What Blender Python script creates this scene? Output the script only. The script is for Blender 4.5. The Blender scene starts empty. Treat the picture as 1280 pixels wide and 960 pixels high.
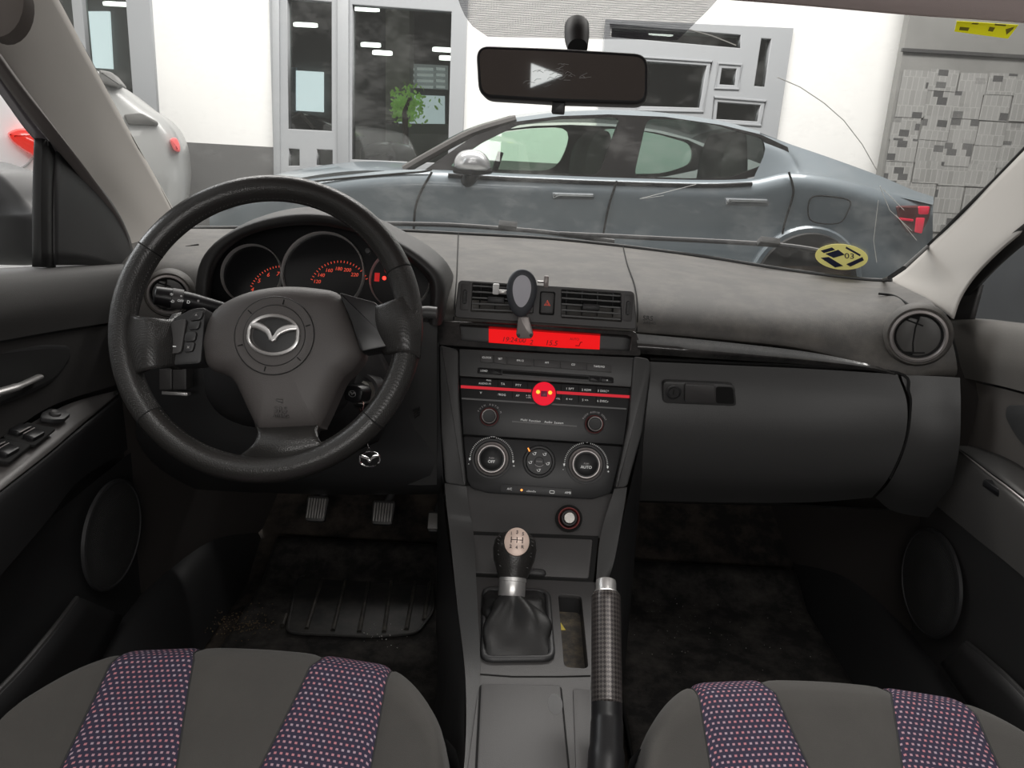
import bpy, bmesh, math, random
from mathutils import Vector, Matrix
random.seed(7)
R = math.radians
sc = bpy.context.scene
COL = sc.collection
# ---------------------------------------------------------------- camera
F = 960.0
PITCH, ROLL = R(16.0), R(3.3)
CAM = Vector((-0.055, 0.0, 0.90))          # 0.9 m above the car floor
_f = Vector((0, math.cos(PITCH), -math.sin(PITCH)))
_u0 = Vector((0, math.sin(PITCH), math.cos(PITCH)))
_r0 = Vector((1, 0, 0))
_r = _r0 * math.cos(ROLL) + _u0 * math.sin(ROLL)
_u = _u0 * math.cos(ROLL) - _r0 * math.sin(ROLL)
cd = bpy.data.cameras.new('camera'); cam = bpy.data.objects.new('camera', cd); COL.objects.link(cam)
m = Matrix.Identity(4)
for i in range(3):
    m[i][0], m[i][1], m[i][2], m[i][3] = _r[i], _u[i], -_f[i], CAM[i]
cam.matrix_world = m
cd.sensor_width = 36; cd.lens = 36 * F / 1280; cd.clip_start = 0.02; cd.clip_end = 200
sc.camera = cam

def ray(px, py): return (_f + _r * ((px - 640) / F) - _u * ((py - 480) / F))
def P(px, py, Y):
    d = ray(px, py); return CAM + d * ((Y - CAM.y) / d.y)
def PX(px, py, X):
    d = ray(px, py); return CAM + d * ((X - CAM.x) / d.x)
def PZ(px, py, Z):
    d = ray(px, py); return CAM + d * ((Z - CAM.z) / d.z)

class Frame:
    """a local plane: origin o, right u, up v, towards the viewer n"""
    def __init__(s, o, u=(1, 0, 0), v=(0, 0, 1)):
        s.o = Vector(o); s.u = Vector(u).normalized(); v = Vector(v)
        s.v = (v - s.u * v.dot(s.u)).normalized(); s.n = s.u.cross(s.v)
    def pt(s, a, b, c=0.0): return s.o + s.u * a + s.v * b + s.n * c
    def px(s, x, y, c=0.0):
        d = ray(x, y); o = s.o + s.n * c
        t = (o - CAM).dot(s.n) / d.dot(s.n); q = CAM + d * t - s.o
        return (q.dot(s.u), q.dot(s.v))
    def at(s, a, b, c=0.0, rot=0.0):
        f = Frame(s.pt(a, b, c), s.u * math.cos(rot) + s.v * math.sin(rot), s.v * math.cos(rot) - s.u * math.sin(rot)); return f
def tilted(o, t):   # face whose top leans away from the viewer by t degrees
    return Frame(o, (1, 0, 0), (0, math.sin(R(t)), math.cos(R(t))))

# ---------------------------------------------------------------- mesh builder
def crom(pts, k):
    """Catmull-Rom through pts with k pieces per span"""
    pts = [Vector(p) for p in pts]; out = []
    n = len(pts)
    for i in range(n - 1):
        p1, p2 = pts[i], pts[i + 1]
        p0 = pts[i - 1] if i else p1 * 2 - p2
        p3 = pts[i + 2] if i + 2 < n else p2 * 2 - p1
        for j in range(k):
            t = j / k
            out.append(0.5 * ((2 * p1) + (p2 - p0) * t + (2 * p0 - 5 * p1 + 4 * p2 - p3) * t * t + (3 * p1 - 3 * p2 + p3 - p0) * t ** 3))
    out.append(pts[-1]); return out
def csmooth(pts, k):  # closed
    pts = [Vector(p) for p in pts]; n = len(pts); out = []
    for i in range(n):
        p0, p1, p2, p3 = pts[i - 1], pts[i], pts[(i + 1) % n], pts[(i + 2) % n]
        for j in range(k):
            t = j / k
            out.append(0.5 * ((2 * p1) + (p2 - p0) * t + (2 * p0 - 5 * p1 + 4 * p2 - p3) * t * t + (3 * p1 - 3 * p2 + p3 - p0) * t ** 3))
    return out
def rrect(x0, x1, y0, y1, r, k=4):
    r = min(r, (x1 - x0) / 2 - 1e-5, (y1 - y0) / 2 - 1e-5); o = []
    for cx, cy, a0 in ((x1 - r, y1 - r, 0), (x0 + r, y1 - r, 90), (x0 + r, y0 + r, 180), (x1 - r, y0 + r, 270)):
        for i in range(k + 1):
            a = R(a0 + 90 * i / k); o.append((cx + r * math.cos(a), cy + r * math.sin(a)))
    return o
def circ(cx, cy, rx, ry=None, n=40, a0=0):
    ry = ry or rx
    return [(cx + rx * math.cos(2 * math.pi * i / n + a0), cy + ry * math.sin(2 * math.pi * i / n + a0)) for i in range(n)]
def rounded(pts, r, k=4):
    """round the corners of a 2D polygon"""
    n = len(pts); o = []
    for i in range(n):
        a, b, c = Vector(pts[i - 1][:2]), Vector(pts[i][:2]), Vector(pts[(i + 1) % n][:2])
        d1, d2 = (a - b), (c - b); l = min(r, d1.length * .45, d2.length * .45)
        p, q = b + d1.normalized() * l, b + d2.normalized() * l
        for j in range(k + 1):
            t = j / k; o.append(tuple(p * (1 - t) ** 2 + b * 2 * t * (1 - t) + q * t * t))
    return o
def inset(pts, d):
    n = len(pts); o = []
    A = sum(pts[i - 1][0] * pts[i][1] - pts[i][0] * pts[i - 1][1] for i in range(n))
    sg = 1 if A > 0 else -1
    for i in range(n):
        a, b, c = Vector(pts[i - 1][:2]), Vector(pts[i][:2]), Vector(pts[(i + 1) % n][:2])
        e1, e2 = (b - a), (c - b)
        if e1.length < 1e-9 or e2.length < 1e-9: o.append(tuple(b)); continue
        e1.normalize(); e2.normalize()
        n1, n2 = Vector((-e1.y, e1.x)) * sg, Vector((-e2.y, e2.x)) * sg
        h = n1 + n2
        if h.length < 1e-6: o.append(tuple(b + n1 * d)); continue
        h.normalize(); o.append(tuple(b + h * (d / max(.5, h.dot(n1)))))
    return o

class M:
    def __init__(s): s.v = []; s.f = []; s.uv = {}
    def add(s, vs, fs):
        b = len(s.v); s.v += [Vector(x) for x in vs]; s.f += [tuple(b + i for i in f) for f in fs]; return b
    def grid(s, rows, cu=False, cv=False, uv=False):
        nr, nc = len(rows), len(rows[0]); fs = []
        for i in range(nr if cv else nr - 1):
            for j in range(nc if cu else nc - 1):
                i2, j2 = (i + 1) % nr, (j + 1) % nc
                fs.append((i * nc + j, i * nc + j2, i2 * nc + j2, i2 * nc + j))
        b = s.add([p for r in rows for p in r], fs)
        if uv:
            for i in range(nr):
                for j in range(nc):
                    s.uv[b + i * nc + j] = uv(i, j)
        return s
    def loft(s, rows, ku=6, kv=6, cu=False, uv=False):
        rr = [csmooth(r, ku) if cu else crom(r, ku) for r in rows]
        cols = list(zip(*rr)); cc = [crom(c, kv) for c in cols]
        g = [list(x) for x in zip(*cc)]
        return s.grid(g, cu=cu, uv=uv)
    def plate(s, fr, pts, c0, c1, bev=0.0, back=True):
        n = len(pts); rows = [[fr.pt(x, y, c0) for x, y in pts]]
        if bev:
            rows.append([fr.pt(x, y, c1 - bev) for x, y in pts])
            rows.append([fr.pt(x, y, c1 - bev * .3) for x, y in inset(pts, bev * .3)])
            q = inset(pts, bev)
        else: q = pts
        rows.append([fr.pt(x, y, c1) for x, y in q])
        b = len(s.v); s.grid(rows, cu=True)
        k = len(rows) - 1
        s.f.append(tuple(b + k * n + i for i in range(n)))
        if back: s.f.append(tuple(b + i for i in reversed(range(n))))
        return s
    def dome(s, fr, pts, cx, cy, fn, k=10, back=None):
        """outline blown up over its centre: height fn(t), t=0 centre, 1 rim"""
        n = len(pts); rows = []
        if back is not None: rows.append([fr.pt(x, y, back) for x, y in pts])
        for i in range(k):
            t = math.cos(math.pi / 2 * i / k)
            rows.append([fr.pt(cx + (x - cx) * t, cy + (y - cy) * t, fn(t)) for x, y in pts])
        b = len(s.v); s.grid(rows, cu=True)
        c = s.add([fr.pt(cx, cy, fn(0))], [])
        o = b + (len(rows) - 1) * n
        s.f += [(o + i, o + (i + 1) % n, c) for i in range(n)]
        if back is not None: s.f.append(tuple(b + i for i in reversed(range(n))))
        return s
    def box(s, fr, a0, a1, b0, b1, c0, c1, bev=0.0, r=None):
        return s.plate(fr, rrect(a0, a1, b0, b1, r if r is not None else max(bev, 1e-4), 3), c0, c1, bev)
    def lathe(s, fr, cx, cy, prof, n=48, cap=True, sx=1, sy=1):
        rows = [[fr.pt(cx + r * sx * math.cos(2 * math.pi * i / n), cy + r * sy * math.sin(2 * math.pi * i / n), c) for i in range(n)] for r, c in prof]
        b = len(s.v); s.grid(rows, cu=True)
        if cap:
            if prof[-1][0] > 1e-6: s.f.append(tuple(b + (len(rows) - 1) * n + i for i in range(n)))
            if prof[0][0] > 1e-6: s.f.append(tuple(b + i for i in reversed(range(n))))
        return s
    def tube(s, path, r, n=10, closed=False, flat=1.0, up=None, cap=True):
        path = [Vector(p) for p in path]; N = len(path); rs = r if isinstance(r, (list, tuple)) else [r] * N
        rows = []; prev = None
        for i, p in enumerate(path):
            if closed: t = path[(i + 1) % N] - path[i - 1]
            else: t = path[min(i + 1, N - 1)] - path[max(i - 1, 0)]
            t.normalize()
            if up is not None: a = Vector(up)
            elif prev is not None: a = prev
            else: a = Vector((0, 0, 1)) if abs(t.z) < .9 else Vector((0, 1, 0))
            a = (a - t * a.dot(t)).normalized(); prev = a; b2 = t.cross(a)
            rows.append([p + (a * math.cos(2 * math.pi * k / n) * flat + b2 * math.sin(2 * math.pi * k / n)) * rs[i] for k in range(n)])
        b = len(s.v); s.grid(rows, cu=True, cv=closed)
        if cap and not closed:
            s.f.append(tuple(b + i for i in reversed(range(n)))); s.f.append(tuple(b + (N - 1) * n + i for i in range(n)))
        return s
    def build(s, name, mat, parent=None, label=None, thick=0, smooth=40, sub=0):
        me = bpy.data.meshes.new(name); me.from_pydata([tuple(v) for v in s.v], [], s.f)
        if s.uv:
            l = me.uv_layers.new(name='UVMap')
            for lp in me.loops: l.data[lp.index].uv = s.uv.get(lp.vertex_index, (0, 0))
        bm = bmesh.new(); bm.from_mesh(me)
        bmesh.ops.remove_doubles(bm, verts=bm.verts, dist=1e-6)
        bmesh.ops.recalc_face_normals(bm, faces=bm.faces); bm.to_mesh(me); bm.free()
        me.polygons.foreach_set('use_smooth', [True] * len(me.polygons)); me.set_sharp_from_angle(angle=R(smooth))
        me.materials.append(mat)
        o = bpy.data.objects.new(name, me); COL.objects.link(o)
        if thick:
            md = o.modifiers.new('thickness', 'SOLIDIFY'); md.thickness = abs(thick); md.offset = -1 if thick > 0 else 1
        if sub:
            md = o.modifiers.new('subd', 'SUBSURF'); md.levels = md.render_levels = sub
        par(o, parent)
        if label: o['label'] = label
        return o
def wpos(o):
    return o.matrix_world.translation.copy() if o.parent is None else wpos(o.parent) + o.get('_l', Vector((0, 0, 0)))
def par(o, parent):
    if parent is None: return
    o.parent = parent
    if parent.type == 'EMPTY': o.matrix_parent_inverse = Matrix.Translation(-Vector(parent.location))
def thing(name, label, cat, loc, group=None):
    o = bpy.data.objects.new(name, None); COL.objects.link(o); o.location = loc; o.empty_display_size = .02
    o['label'] = label; o['category'] = cat
    if group: o['group'] = group
    return o
def tag(o, label, cat, group=None):
    o['label'] = label; o['category'] = cat
    if group: o['group'] = group
    return o
def struct(o): o['kind'] = 'structure'; return o

def holed(name, fr, outline, holes, c0, c1, mat, parent=None, bev=0.0, label=None):
    """flat panel with real openings"""
    cu = bpy.data.curves.new(name, 'CURVE'); cu.dimensions = '2D'; cu.fill_mode = 'BOTH'
    for pts in [outline] + holes:
        sp = cu.splines.new('POLY'); sp.points.add(len(pts) - 1); sp.use_cyclic_u = True
        for p, (x, y) in zip(sp.points, pts): p.co = (x, y, 0, 1)
    cu.extrude = (c1 - c0) / 2 - bev; cu.bevel_depth = bev; cu.bevel_resolution = 1
    return curve_mesh(name, cu, fr, (c0 + c1) / 2, mat, parent, label)
def curve_mesh(name, cu, fr, c, mat, parent, label=None, a=0, b=0):
    t = bpy.data.objects.new('tmp', cu); COL.objects.link(t)
    dg = bpy.context.evaluated_depsgraph_get(); me = bpy.data.meshes.new_from_object(t.evaluated_get(dg))
    bpy.data.objects.remove(t); bpy.data.curves.remove(cu)
    mm = Matrix.Identity(4); o = fr.pt(a, b, c)
    for i in range(3): mm[i][0], mm[i][1], mm[i][2], mm[i][3] = fr.u[i], fr.v[i], fr.n[i], o[i]
    me.transform(mm); me.name = name; me.materials.clear(); me.materials.append(mat)
    ob = bpy.data.objects.new(name, me); COL.objects.link(ob); par(ob, parent)
    if label: ob['label'] = label
    return ob
def text(s, fr, a, b, c, size, mat, parent, rot=0, align='CENTER', name='lettering', shear=0, sp=1.0, th=.00012):
    cu = bpy.data.curves.new(name, 'FONT'); cu.body = s; cu.size = size; cu.align_x = align; cu.align_y = 'CENTER'
    cu.extrude = th; cu.shear = shear; cu.space_character = sp; cu.resolution_u = 3
    return curve_mesh(name, cu, fr.at(a, b, c, rot), 0, mat, parent)

# ---------------------------------------------------------------- materials
MATS = {}
def mat(name, col, rough=.5, metal=0, bump=0, bscale=1500, dust=0, dcol=(.32, .29, .25), dscale=9, spec=.5, emit=None, es=1, coat=0, var=0, vscale=60, sheen=0, btype='NOISE', alpha=1, trans=0):
    if name in MATS: return MATS[name]
    m = bpy.data.materials.new(name); m.use_nodes = True; nt = m.node_tree; b = nt.nodes['Principled BSDF']
    b.inputs['Base Color'].default_value = (*col, 1); b.inputs['Roughness'].default_value = rough; b.inputs['Metallic'].default_value = metal
    b.inputs['Specular IOR Level'].default_value = spec; b.inputs['Coat Weight'].default_value = coat; b.inputs['Alpha'].default_value = alpha
    b.inputs['Sheen Weight'].default_value = sheen; b.inputs['Transmission Weight'].default_value = trans
    tc = nt.nodes.new('ShaderNodeTexCoord'); out = tc.outputs['Object']
    def noise(s, d=4, ro=.6):
        n = nt.nodes.new('ShaderNodeTexNoise'); n.inputs['Scale'].default_value = s; n.inputs['Detail'].default_value = d; n.inputs['Roughness'].default_value = ro
        nt.links.new(out, n.inputs['Vector']); return n
    def ramp(src, lo, hi):
        r = nt.nodes.new('ShaderNodeMapRange'); r.inputs['From Min'].default_value = lo; r.inputs['From Max'].default_value = hi; nt.links.new(src, r.inputs['Value']); return r.outputs[0]
    def mix(fac, a, c2):
        x = nt.nodes.new('ShaderNodeMix'); x.data_type = 'RGBA'; nt.links.new(fac, x.inputs['Factor'])
        if isinstance(a, tuple): x.inputs['A'].default_value = (*a, 1)
        else: nt.links.new(a, x.inputs['A'])
        x.inputs['B'].default_value = (*c2, 1); return x.outputs['Result']
    cur = col
    if var: cur = mix(ramp(noise(vscale).outputs['Fac'], .35, .7), cur, tuple(min(1, c * (1 + var)) for c in col))
    if dust:
        a = nt.nodes.new('ShaderNodeMath'); a.operation = 'MULTIPLY'; nt.links.new(ramp(noise(dscale, 8, .7).outputs['Fac'], .42, .75), a.inputs[0])
        a.inputs[1].default_value = dust; cur = mix(a.outputs[0], cur, dcol)
    if not isinstance(cur, tuple): nt.links.new(cur, b.inputs['Base Color'])
    if bump:
        bn = nt.nodes.new('ShaderNodeBump'); bn.inputs['Strength'].default_value = bump; bn.inputs['Distance'].default_value = .001
        if btype == 'NOISE': src = noise(bscale, 2).outputs['Fac']
        else:
            v = nt.nodes.new('ShaderNodeTexVoronoi'); v.inputs['Scale'].default_value = bscale; v.inputs['Randomness'].default_value = .15 if btype == 'GRID' else 1
            nt.links.new(out, v.inputs['Vector']); src = v.outputs['Distance']
            if btype == 'GRID': src = ramp(src, .2, .45)
        nt.links.new(src, bn.inputs['Height']); nt.links.new(bn.outputs[0], b.inputs['Normal'])
    if emit: b.inputs['Emission Color'].default_value = (*emit, 1); b.inputs['Emission Strength'].default_value = es
    MATS[name] = m; return m
# ================================================================ materials
plastic = mat('grained_charcoal_plastic', (.052, .05, .05), .5, bump=.25, bscale=900)
dashpl = mat('dusty_dash_plastic', (.062, .058, .054), .58, bump=.3, bscale=900, dust=.5, dcol=(.19, .172, .148), dscale=14)
plasticd = mat('black_plastic', (.024, .024, .025), .45, bump=.2, bscale=900)
stackpl = mat('stack_side_plastic', (.05, .05, .05), .42, bump=.2, bscale=900)
blackgl = mat('smooth_black_plastic', (.011, .011, .012), .36, spec=.35)
btnpl = mat('button_plastic', (.035, .035, .036), .4)
gap = mat('dark_gap', (.004, .004, .004), .9)
piano = mat('dusty_gloss_black_trim', (.02, .02, .02), .2, coat=.3, dust=.6, dcol=(.09, .085, .08), dscale=20)
silver = mat('satin_silver', (.6, .59, .58), .3, metal=.75)
chrome = mat('chrome', (.8, .8, .8), .12, metal=1)
greym = mat('grey_painted_metal', (.42, .39, .38), .38, metal=.6)
leather = mat('worn_black_leather', (.022, .021, .02), .3, bump=.2, bscale=600, btype='VORONOI')
perf = mat('perforated_black_leather', (.026, .025, .024), .34, bump=.6, bscale=680, btype='GRID')
stitch = mat('grey_thread', (.25, .24, .23), .8)
white = mat('white_print', (.75, .75, .74), .6, emit=(.8, .8, .78), es=.3)
dimprint = mat('grey_print', (.4, .4, .4), .6, emit=(.8, .7, .7), es=.08)
redlit = mat('red_backlit_print', (.4, .05, .03), .5, emit=(1, .1, .05), es=.55)
redglow = mat('red_lit_button', (.15, .004, .008), .5, spec=.15, emit=(1, .01, .035), es=.75)
redlcd = mat('red_display', (.12, .004, .004), .6, spec=.1, emit=(1, .01, .012), es=.8)
redline = mat('red_light_strip', (.15, .01, .015), .5, emit=(1, .04, .06), es=.5, spec=.1)
redring = mat('dull_red_ring', (.12, .02, .02), .6, emit=(1, .1, .08), es=.02)
amber = mat('amber_light', (.9, .4, .1), .4, emit=(1, .3, .05), es=1.6)
lcdink = mat('lcd_segments', (.1, .0, .0), .6)
redwarn = mat('red_warning_light', (1, .05, .03), .5, emit=(1, .03, .02), es=3)
carpet = mat('dirty_black_carpet', (.016, .015, .0145), .97, bump=1, bscale=700, dust=.7, dcol=(.13, .105, .085), dscale=7, spec=.1)
matmat = mat('rubbery_mat_fabric', (.018, .017, .0165), .9, bump=.6, bscale=900, dust=.6, dcol=(.11, .1, .09), dscale=18, spec=.2)
seatgrey = mat('grey_seat_cloth', (.064, .061, .057), .95, bump=.35, bscale=1200, sheen=.12, dust=.3, dcol=(.095, .09, .082), dscale=12, spec=.15)
pillar = mat('light_grey_pillar_cloth', (.43, .41, .385), .85, bump=.2, bscale=1600, spec=.2)
headl = mat('beige_headliner', (.85, .72, .71), .9, bump=.5, bscale=900, spec=.1)
doorcloth = mat('door_insert_cloth', (.045, .043, .042), .9, bump=.4, bscale=1400, spec=.2)
doorpl = mat('door_plastic', (.04, .039, .039), .5, bump=.25, bscale=900)
rubber = mat('black_rubber', (.012, .012, .012), .55)

def dotted():
    m = bpy.data.materials.new('dotted_seat_fabric'); m.use_nodes = True; nt = m.node_tree; b = nt.nodes['Principled BSDF']
    uv = nt.nodes.new('ShaderNodeUVMap'); br = nt.nodes.new('ShaderNodeTexBrick')
    br.inputs['Scale'].default_value = 1; br.offset = .5; br.squash = 1
    br.inputs['Brick Width'].default_value = .0063; br.inputs['Row Height'].default_value = .0057
    br.inputs['Mortar Size'].default_value = .0020; br.inputs['Mortar Smooth'].default_value = .25; br.inputs['Bias'].default_value = -.2
    br.inputs['Color1'].default_value = (.46, .19, .22, 1); br.inputs['Color2'].default_value = (.36, .33, .40, 1); br.inputs['Mortar'].default_value = (.036, .031, .055, 1)
    nt.links.new(uv.outputs[0], br.inputs['Vector']); nt.links.new(br.outputs['Color'], b.inputs['Base Color'])
    b.inputs['Roughness'].default_value = .85; b.inputs['Specular IOR Level'].default_value = .2
    bn = nt.nodes.new('ShaderNodeBump'); bn.inputs['Strength'].default_value = .3; bn.inputs['Distance'].default_value = .0005; bn.invert = True
    nt.links.new(br.outputs['Fac'], bn.inputs['Height']); nt.links.new(bn.outputs[0], b.inputs['Normal'])
    return m
dotfab = dotted()

def emblem(name, fr, cx, cy, w, matl, parent, c=0, th=.0022, rot=0):
    """winged oval badge"""
    f = fr.at(cx, cy, c, rot); h = w * .8; mm = M()
    pts = [f.pt(w / 2 * math.cos(t) * (1 + .06 * abs(math.sin(2 * t))), h / 2 * math.sin(t)) for t in [2 * math.pi * i / 48 for i in range(48)]]
    mm.tube(pts, th * .62 if th > .0015 else th * .5, 8, closed=True, up=f.n, flat=.9)
    wing = crom([f.pt(-w * .47, h * .22, th * .2), f.pt(-w * .3, h * .2, th * .3), f.pt(-w * .12, h * .08, th * .4), f.pt(0, -h * .12, th * .5), f.pt(w * .12, h * .08, th * .4), f.pt(w * .3, h * .2, th * .3), f.pt(w * .47, h * .22, th * .2)], 4)
    n = len(wing) - 1
    mm.tube(wing, [th * (.45 + .75 * math.sin(math.pi * min(1, .15 + .85 * (1 - abs(2 * i / n - 1))) / 1)) if abs(2 * i / n - 1) > .15 else th * 1.0 for i in range(n + 1)], 8, up=f.n, flat=.6)
    return mm.build(name, matl, parent)

# ================================================================ dashboard
dash = thing('dashboard', 'charcoal plastic dashboard with dusty top spanning the full width of the car', 'dashboard', (0, 1.35, .55))
YC = 1.8
cowl = [(60, 287, 1.6), (222, 286, 1.66), (320, 286, 1.74), (400, 287, 1.78), (490, 289, 1.8), (572, 293, 1.81), (680, 299, 1.81), (780, 309, 1.8), (880, 322, 1.76), (980, 338, 1.68), (1075, 350, 1.58), (1115, 352, 1.54)]
m1 = [(60, 300, 1.38), (222, 304, 1.42), (320, 305, 1.45), (400, 305, 1.48), (490, 310, 1.5), (571, 316, 1.52), (680, 322, 1.52), (781, 330, 1.52), (885, 343, 1.48), (990, 358, 1.43), (1085, 368, 1.38), (1140, 364, 1.36)]
m2 = [(60, 320, 1.28), (222, 324, 1.3), (320, 330, 1.32), (400, 330, 1.34), (490, 338, 1.34), (571, 345, 1.35), (680, 350, 1.35), (786, 356, 1.35), (890, 368, 1.33), (1000, 382, 1.31), (1092, 388, 1.29), (1165, 378, 1.26)]
m3 = [(60, 350, 1.24), (222, 352, 1.25), (320, 362, 1.26), (400, 362, 1.265), (490, 368, 1.265), (570, 372, 1.265), (680, 378, 1.265), (792, 384, 1.265), (895, 394, 1.26), (1005, 406, 1.25), (1100, 420, 1.235), (1186, 412, 1.2)]
m4 = [(60, 395, 1.2), (222, 398, 1.215), (320, 400, 1.23), (400, 400, 1.235), (490, 400, 1.235), (567, 401, 1.235), (680, 407, 1.235), (795, 415, 1.235), (900, 424, 1.235), (1010, 437, 1.225), (1120, 467, 1.2), (1196, 468, 1.185)]
rows = [[P(*q) for q in r] for r in (cowl, m1, m2, m3, m4)]
rows.append([p + Vector((0, .06, -.012)) for p in rows[-1]])
M().loft(rows, 5, 5).build('upper_pad', dashpl, dash, thick=0)
# seams on the pad
def seam(path, r=.0011, name='panel_seam', parent=dash, mt=gap): return M().tube(crom([P(*q) for q in path], 6), r, 6).build(name, mt, parent)
seam([(573, 292, 1.80), (572, 316, 1.515), (571, 345, 1.347), (569, 373, 1.262), (567, 400, 1.232)])
seam([(779, 308, 1.79), (784, 330, 1.515), (793, 356, 1.347), (797, 384, 1.262), (796, 414, 1.232)])
# small vent slots at the pad ends
seam([(1098, 367, 1.36), (1118, 370, 1.345), (1136, 381, 1.27)], .002, 'demister_slot')
seam([(232, 309, 1.39), (248, 306, 1.41)], .002, 'demister_slot')

# ---- lower dash: glovebox panel, end cap, left lower panel
def px2(rows): return [[P(*q) for q in r] for r in rows]
M().loft(px2([[(812, 452, 1.215), (900, 456, 1.215), (1010, 461, 1.21), (1122, 468, 1.19)],
              [(808, 490, 1.195), (900, 494, 1.195), (1010, 500, 1.19), (1134, 506, 1.17)],
              [(800, 540, 1.185), (900, 545, 1.185), (1010, 550, 1.18), (1130, 552, 1.165)],
              [(790, 590, 1.20), (900, 596, 1.20), (1010, 600, 1.195), (1110, 598, 1.18)],
              [(785, 625, 1.26), (900, 628, 1.26), (1010, 628, 1.25), (1090, 622, 1.24)]]), 6, 6).build('glovebox_door', stackpl, dash, thick=0)
glove = bpy.data.objects['glovebox_door']
M().loft(px2([[(1126, 469, 1.195), (1165, 470, 1.18), (1200, 472, 1.165)],
              [(1138, 507, 1.175), (1170, 510, 1.165), (1201, 512, 1.15)],
              [(1134, 552, 1.17), (1165, 560, 1.16), (1199, 560, 1.15)],
              [(1114, 599, 1.19), (1140, 608, 1.19), (1190, 608, 1.18)],
              [(1094, 622, 1.25), (1120, 640, 1.25), (1180, 650, 1.24)]]), 6, 6).build('end_panel', stackpl, dash)
seam([(813, 449, 1.222), (900, 453, 1.222), (1010, 458, 1.216), (1122, 466, 1.194), (1136, 490, 1.178), (1138, 510, 1.174), (1132, 552, 1.17), (1112, 598, 1.188)], .0022)
M().loft(px2([[(785, 620, 1.26), (950, 628, 1.26), (1180, 640, 1.25)], [(785, 628, 1.4), (950, 632, 1.4), (1180, 640, 1.4)], [(785, 625, 1.75), (950, 628, 1.75), (1180, 630, 1.75)]]), 3, 3).build('underside', plasticd, dash)
# glovebox latch
GX = Frame(P(874, 493, 1.188), (1, 0, 0), (0, -.05, 1))
gq_ = lambda pts, c=0: [GX.px(x, y, c) for x, y in pts]
la = M().plate(GX, rounded(gq_([(829, 477), (918, 481), (921, 508), (829, 504)], .003), .008), -.01, .003, .001).build('glovebox_latch', stackpl, glove)
M().plate(GX, rounded(gq_([(895, 483), (916, 484), (918, 505), (895, 504)], .003), .005), -.01, .0034).build('latch_recess', gap, la)
M().plate(GX, rounded(gq_([(856, 480), (895, 482), (895, 504), (856, 503)], .009), .004), .0, .010, .0012).build('latch_handle', plastic, la)
gx_, gy_ = GX.px(842, 490.5, .005); M().lathe(GX, gx_, gy_, [(.0125, .002), (.0125, .0045), (.0105, .005), (.010, .0035), (.008, .0035), (.0075, .0045), (0, .0045)], 32).build('latch_lock', plasticd, la)
M().box(GX, gx_ - .0008, gx_ + .0008, gy_ - .004, gy_ + .004, .004, .0049).build('keyhole', gap, la)
# gloss trim strip under the pad (right) - two tapered blades
GT = px2([[(795, 417, 1.226), (900, 427, 1.226), (1010, 440, 1.216), (1085, 455, 1.2), (1118, 466, 1.19)],
          [(797, 432, 1.205), (900, 440, 1.205), (1010, 450, 1.2), (1085, 459, 1.192), (1119, 467, 1.188)],
          [(800, 442, 1.212), (900, 449, 1.212), (1010, 456, 1.207), (1085, 463, 1.197), (1120, 469, 1.19)]])
M().loft(GT, 6, 4).build('gloss_trim', piano, dash)
M().loft(px2([[(812, 447, 1.222), (900, 451, 1.222), (1122, 468, 1.2)], [(812, 455, 1.24), (900, 459, 1.24), (1122, 473, 1.22)]]), 4, 2).build('shadow_gap', gap, dash)

# ---- centre: vent bezel and display hood
V = tilted(P(685, 378, 1.228), 12)
def vp(x, y, c=0): return V.px(x, y, c)
def quad(fr, pts, c=0): return [fr.px(x, y, c) for x, y in pts]
vent_holes = [quad(V, [(590, 353), (633, 356), (668, 358), (667, 393), (633, 392), (588, 390)], .008), quad(V, [(701, 361), (777, 366), (778, 403), (701, 398)], .008)]
bez = rounded(quad(V, [(574, 351), (792, 365), (795, 411), (569, 396)], .008), .006)
vh = [rounded(h, .003) for h in vent_holes]
vb = holed('vent_bezel', V, bez, vh, -.004, .008, plastic, dash, bev=.0012)
for k, (h, kn) in enumerate(zip(vent_holes, ((620, 375), (739, 384)))):
    xs = [p[0] for p in h]; ys = [p[1] for p in h]
    av = M().box(V, min(xs) - .002, max(xs) + .002, min(ys) - .003, max(ys) + .003, -.05, -.035).build('air_vent', gap, dash)
    x0, x1 = min(xs), max(xs)
    for i in range(5):
        t = (i + .5) / 5
        ya = h[0][1] + (h[-1][1] - h[0][1]) * t; yb = (h[1] if k else h[2])[1] + ((h[2] if k else h[3])[1] - (h[1] if k else h[2])[1]) * t
        s = M(); a, b = V.pt(x0, ya, .002), V.pt(x1, yb, .002)
        s.grid([[a + V.v * dy + V.n * dc, b + V.v * dy + V.n * dc] for dy, dc in ((.0012, 0), (.0012, -.02), (-.0012, -.02), (-.0012, 0))], cv=True)
        s.f.append((0, 2, 4, 6)); s.f.append((1, 3, 5, 7))
        s.build('slat', stackpl, av)
    for i in range(4):
        xx = x0 + (x1 - x0) * (i + .5) / 4
        M().box(V, xx - .0008, xx + .0008, min(ys), max(ys), -.035, -.02).build('vane', gap, av)
    kx, ky = V.px(*kn, .01)
    g = M().box(V, kx - .0135, kx + .0135, ky - .0045, ky + .005, -.004, .012, .0015).build('adjuster_tab', plasticd, av)
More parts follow.
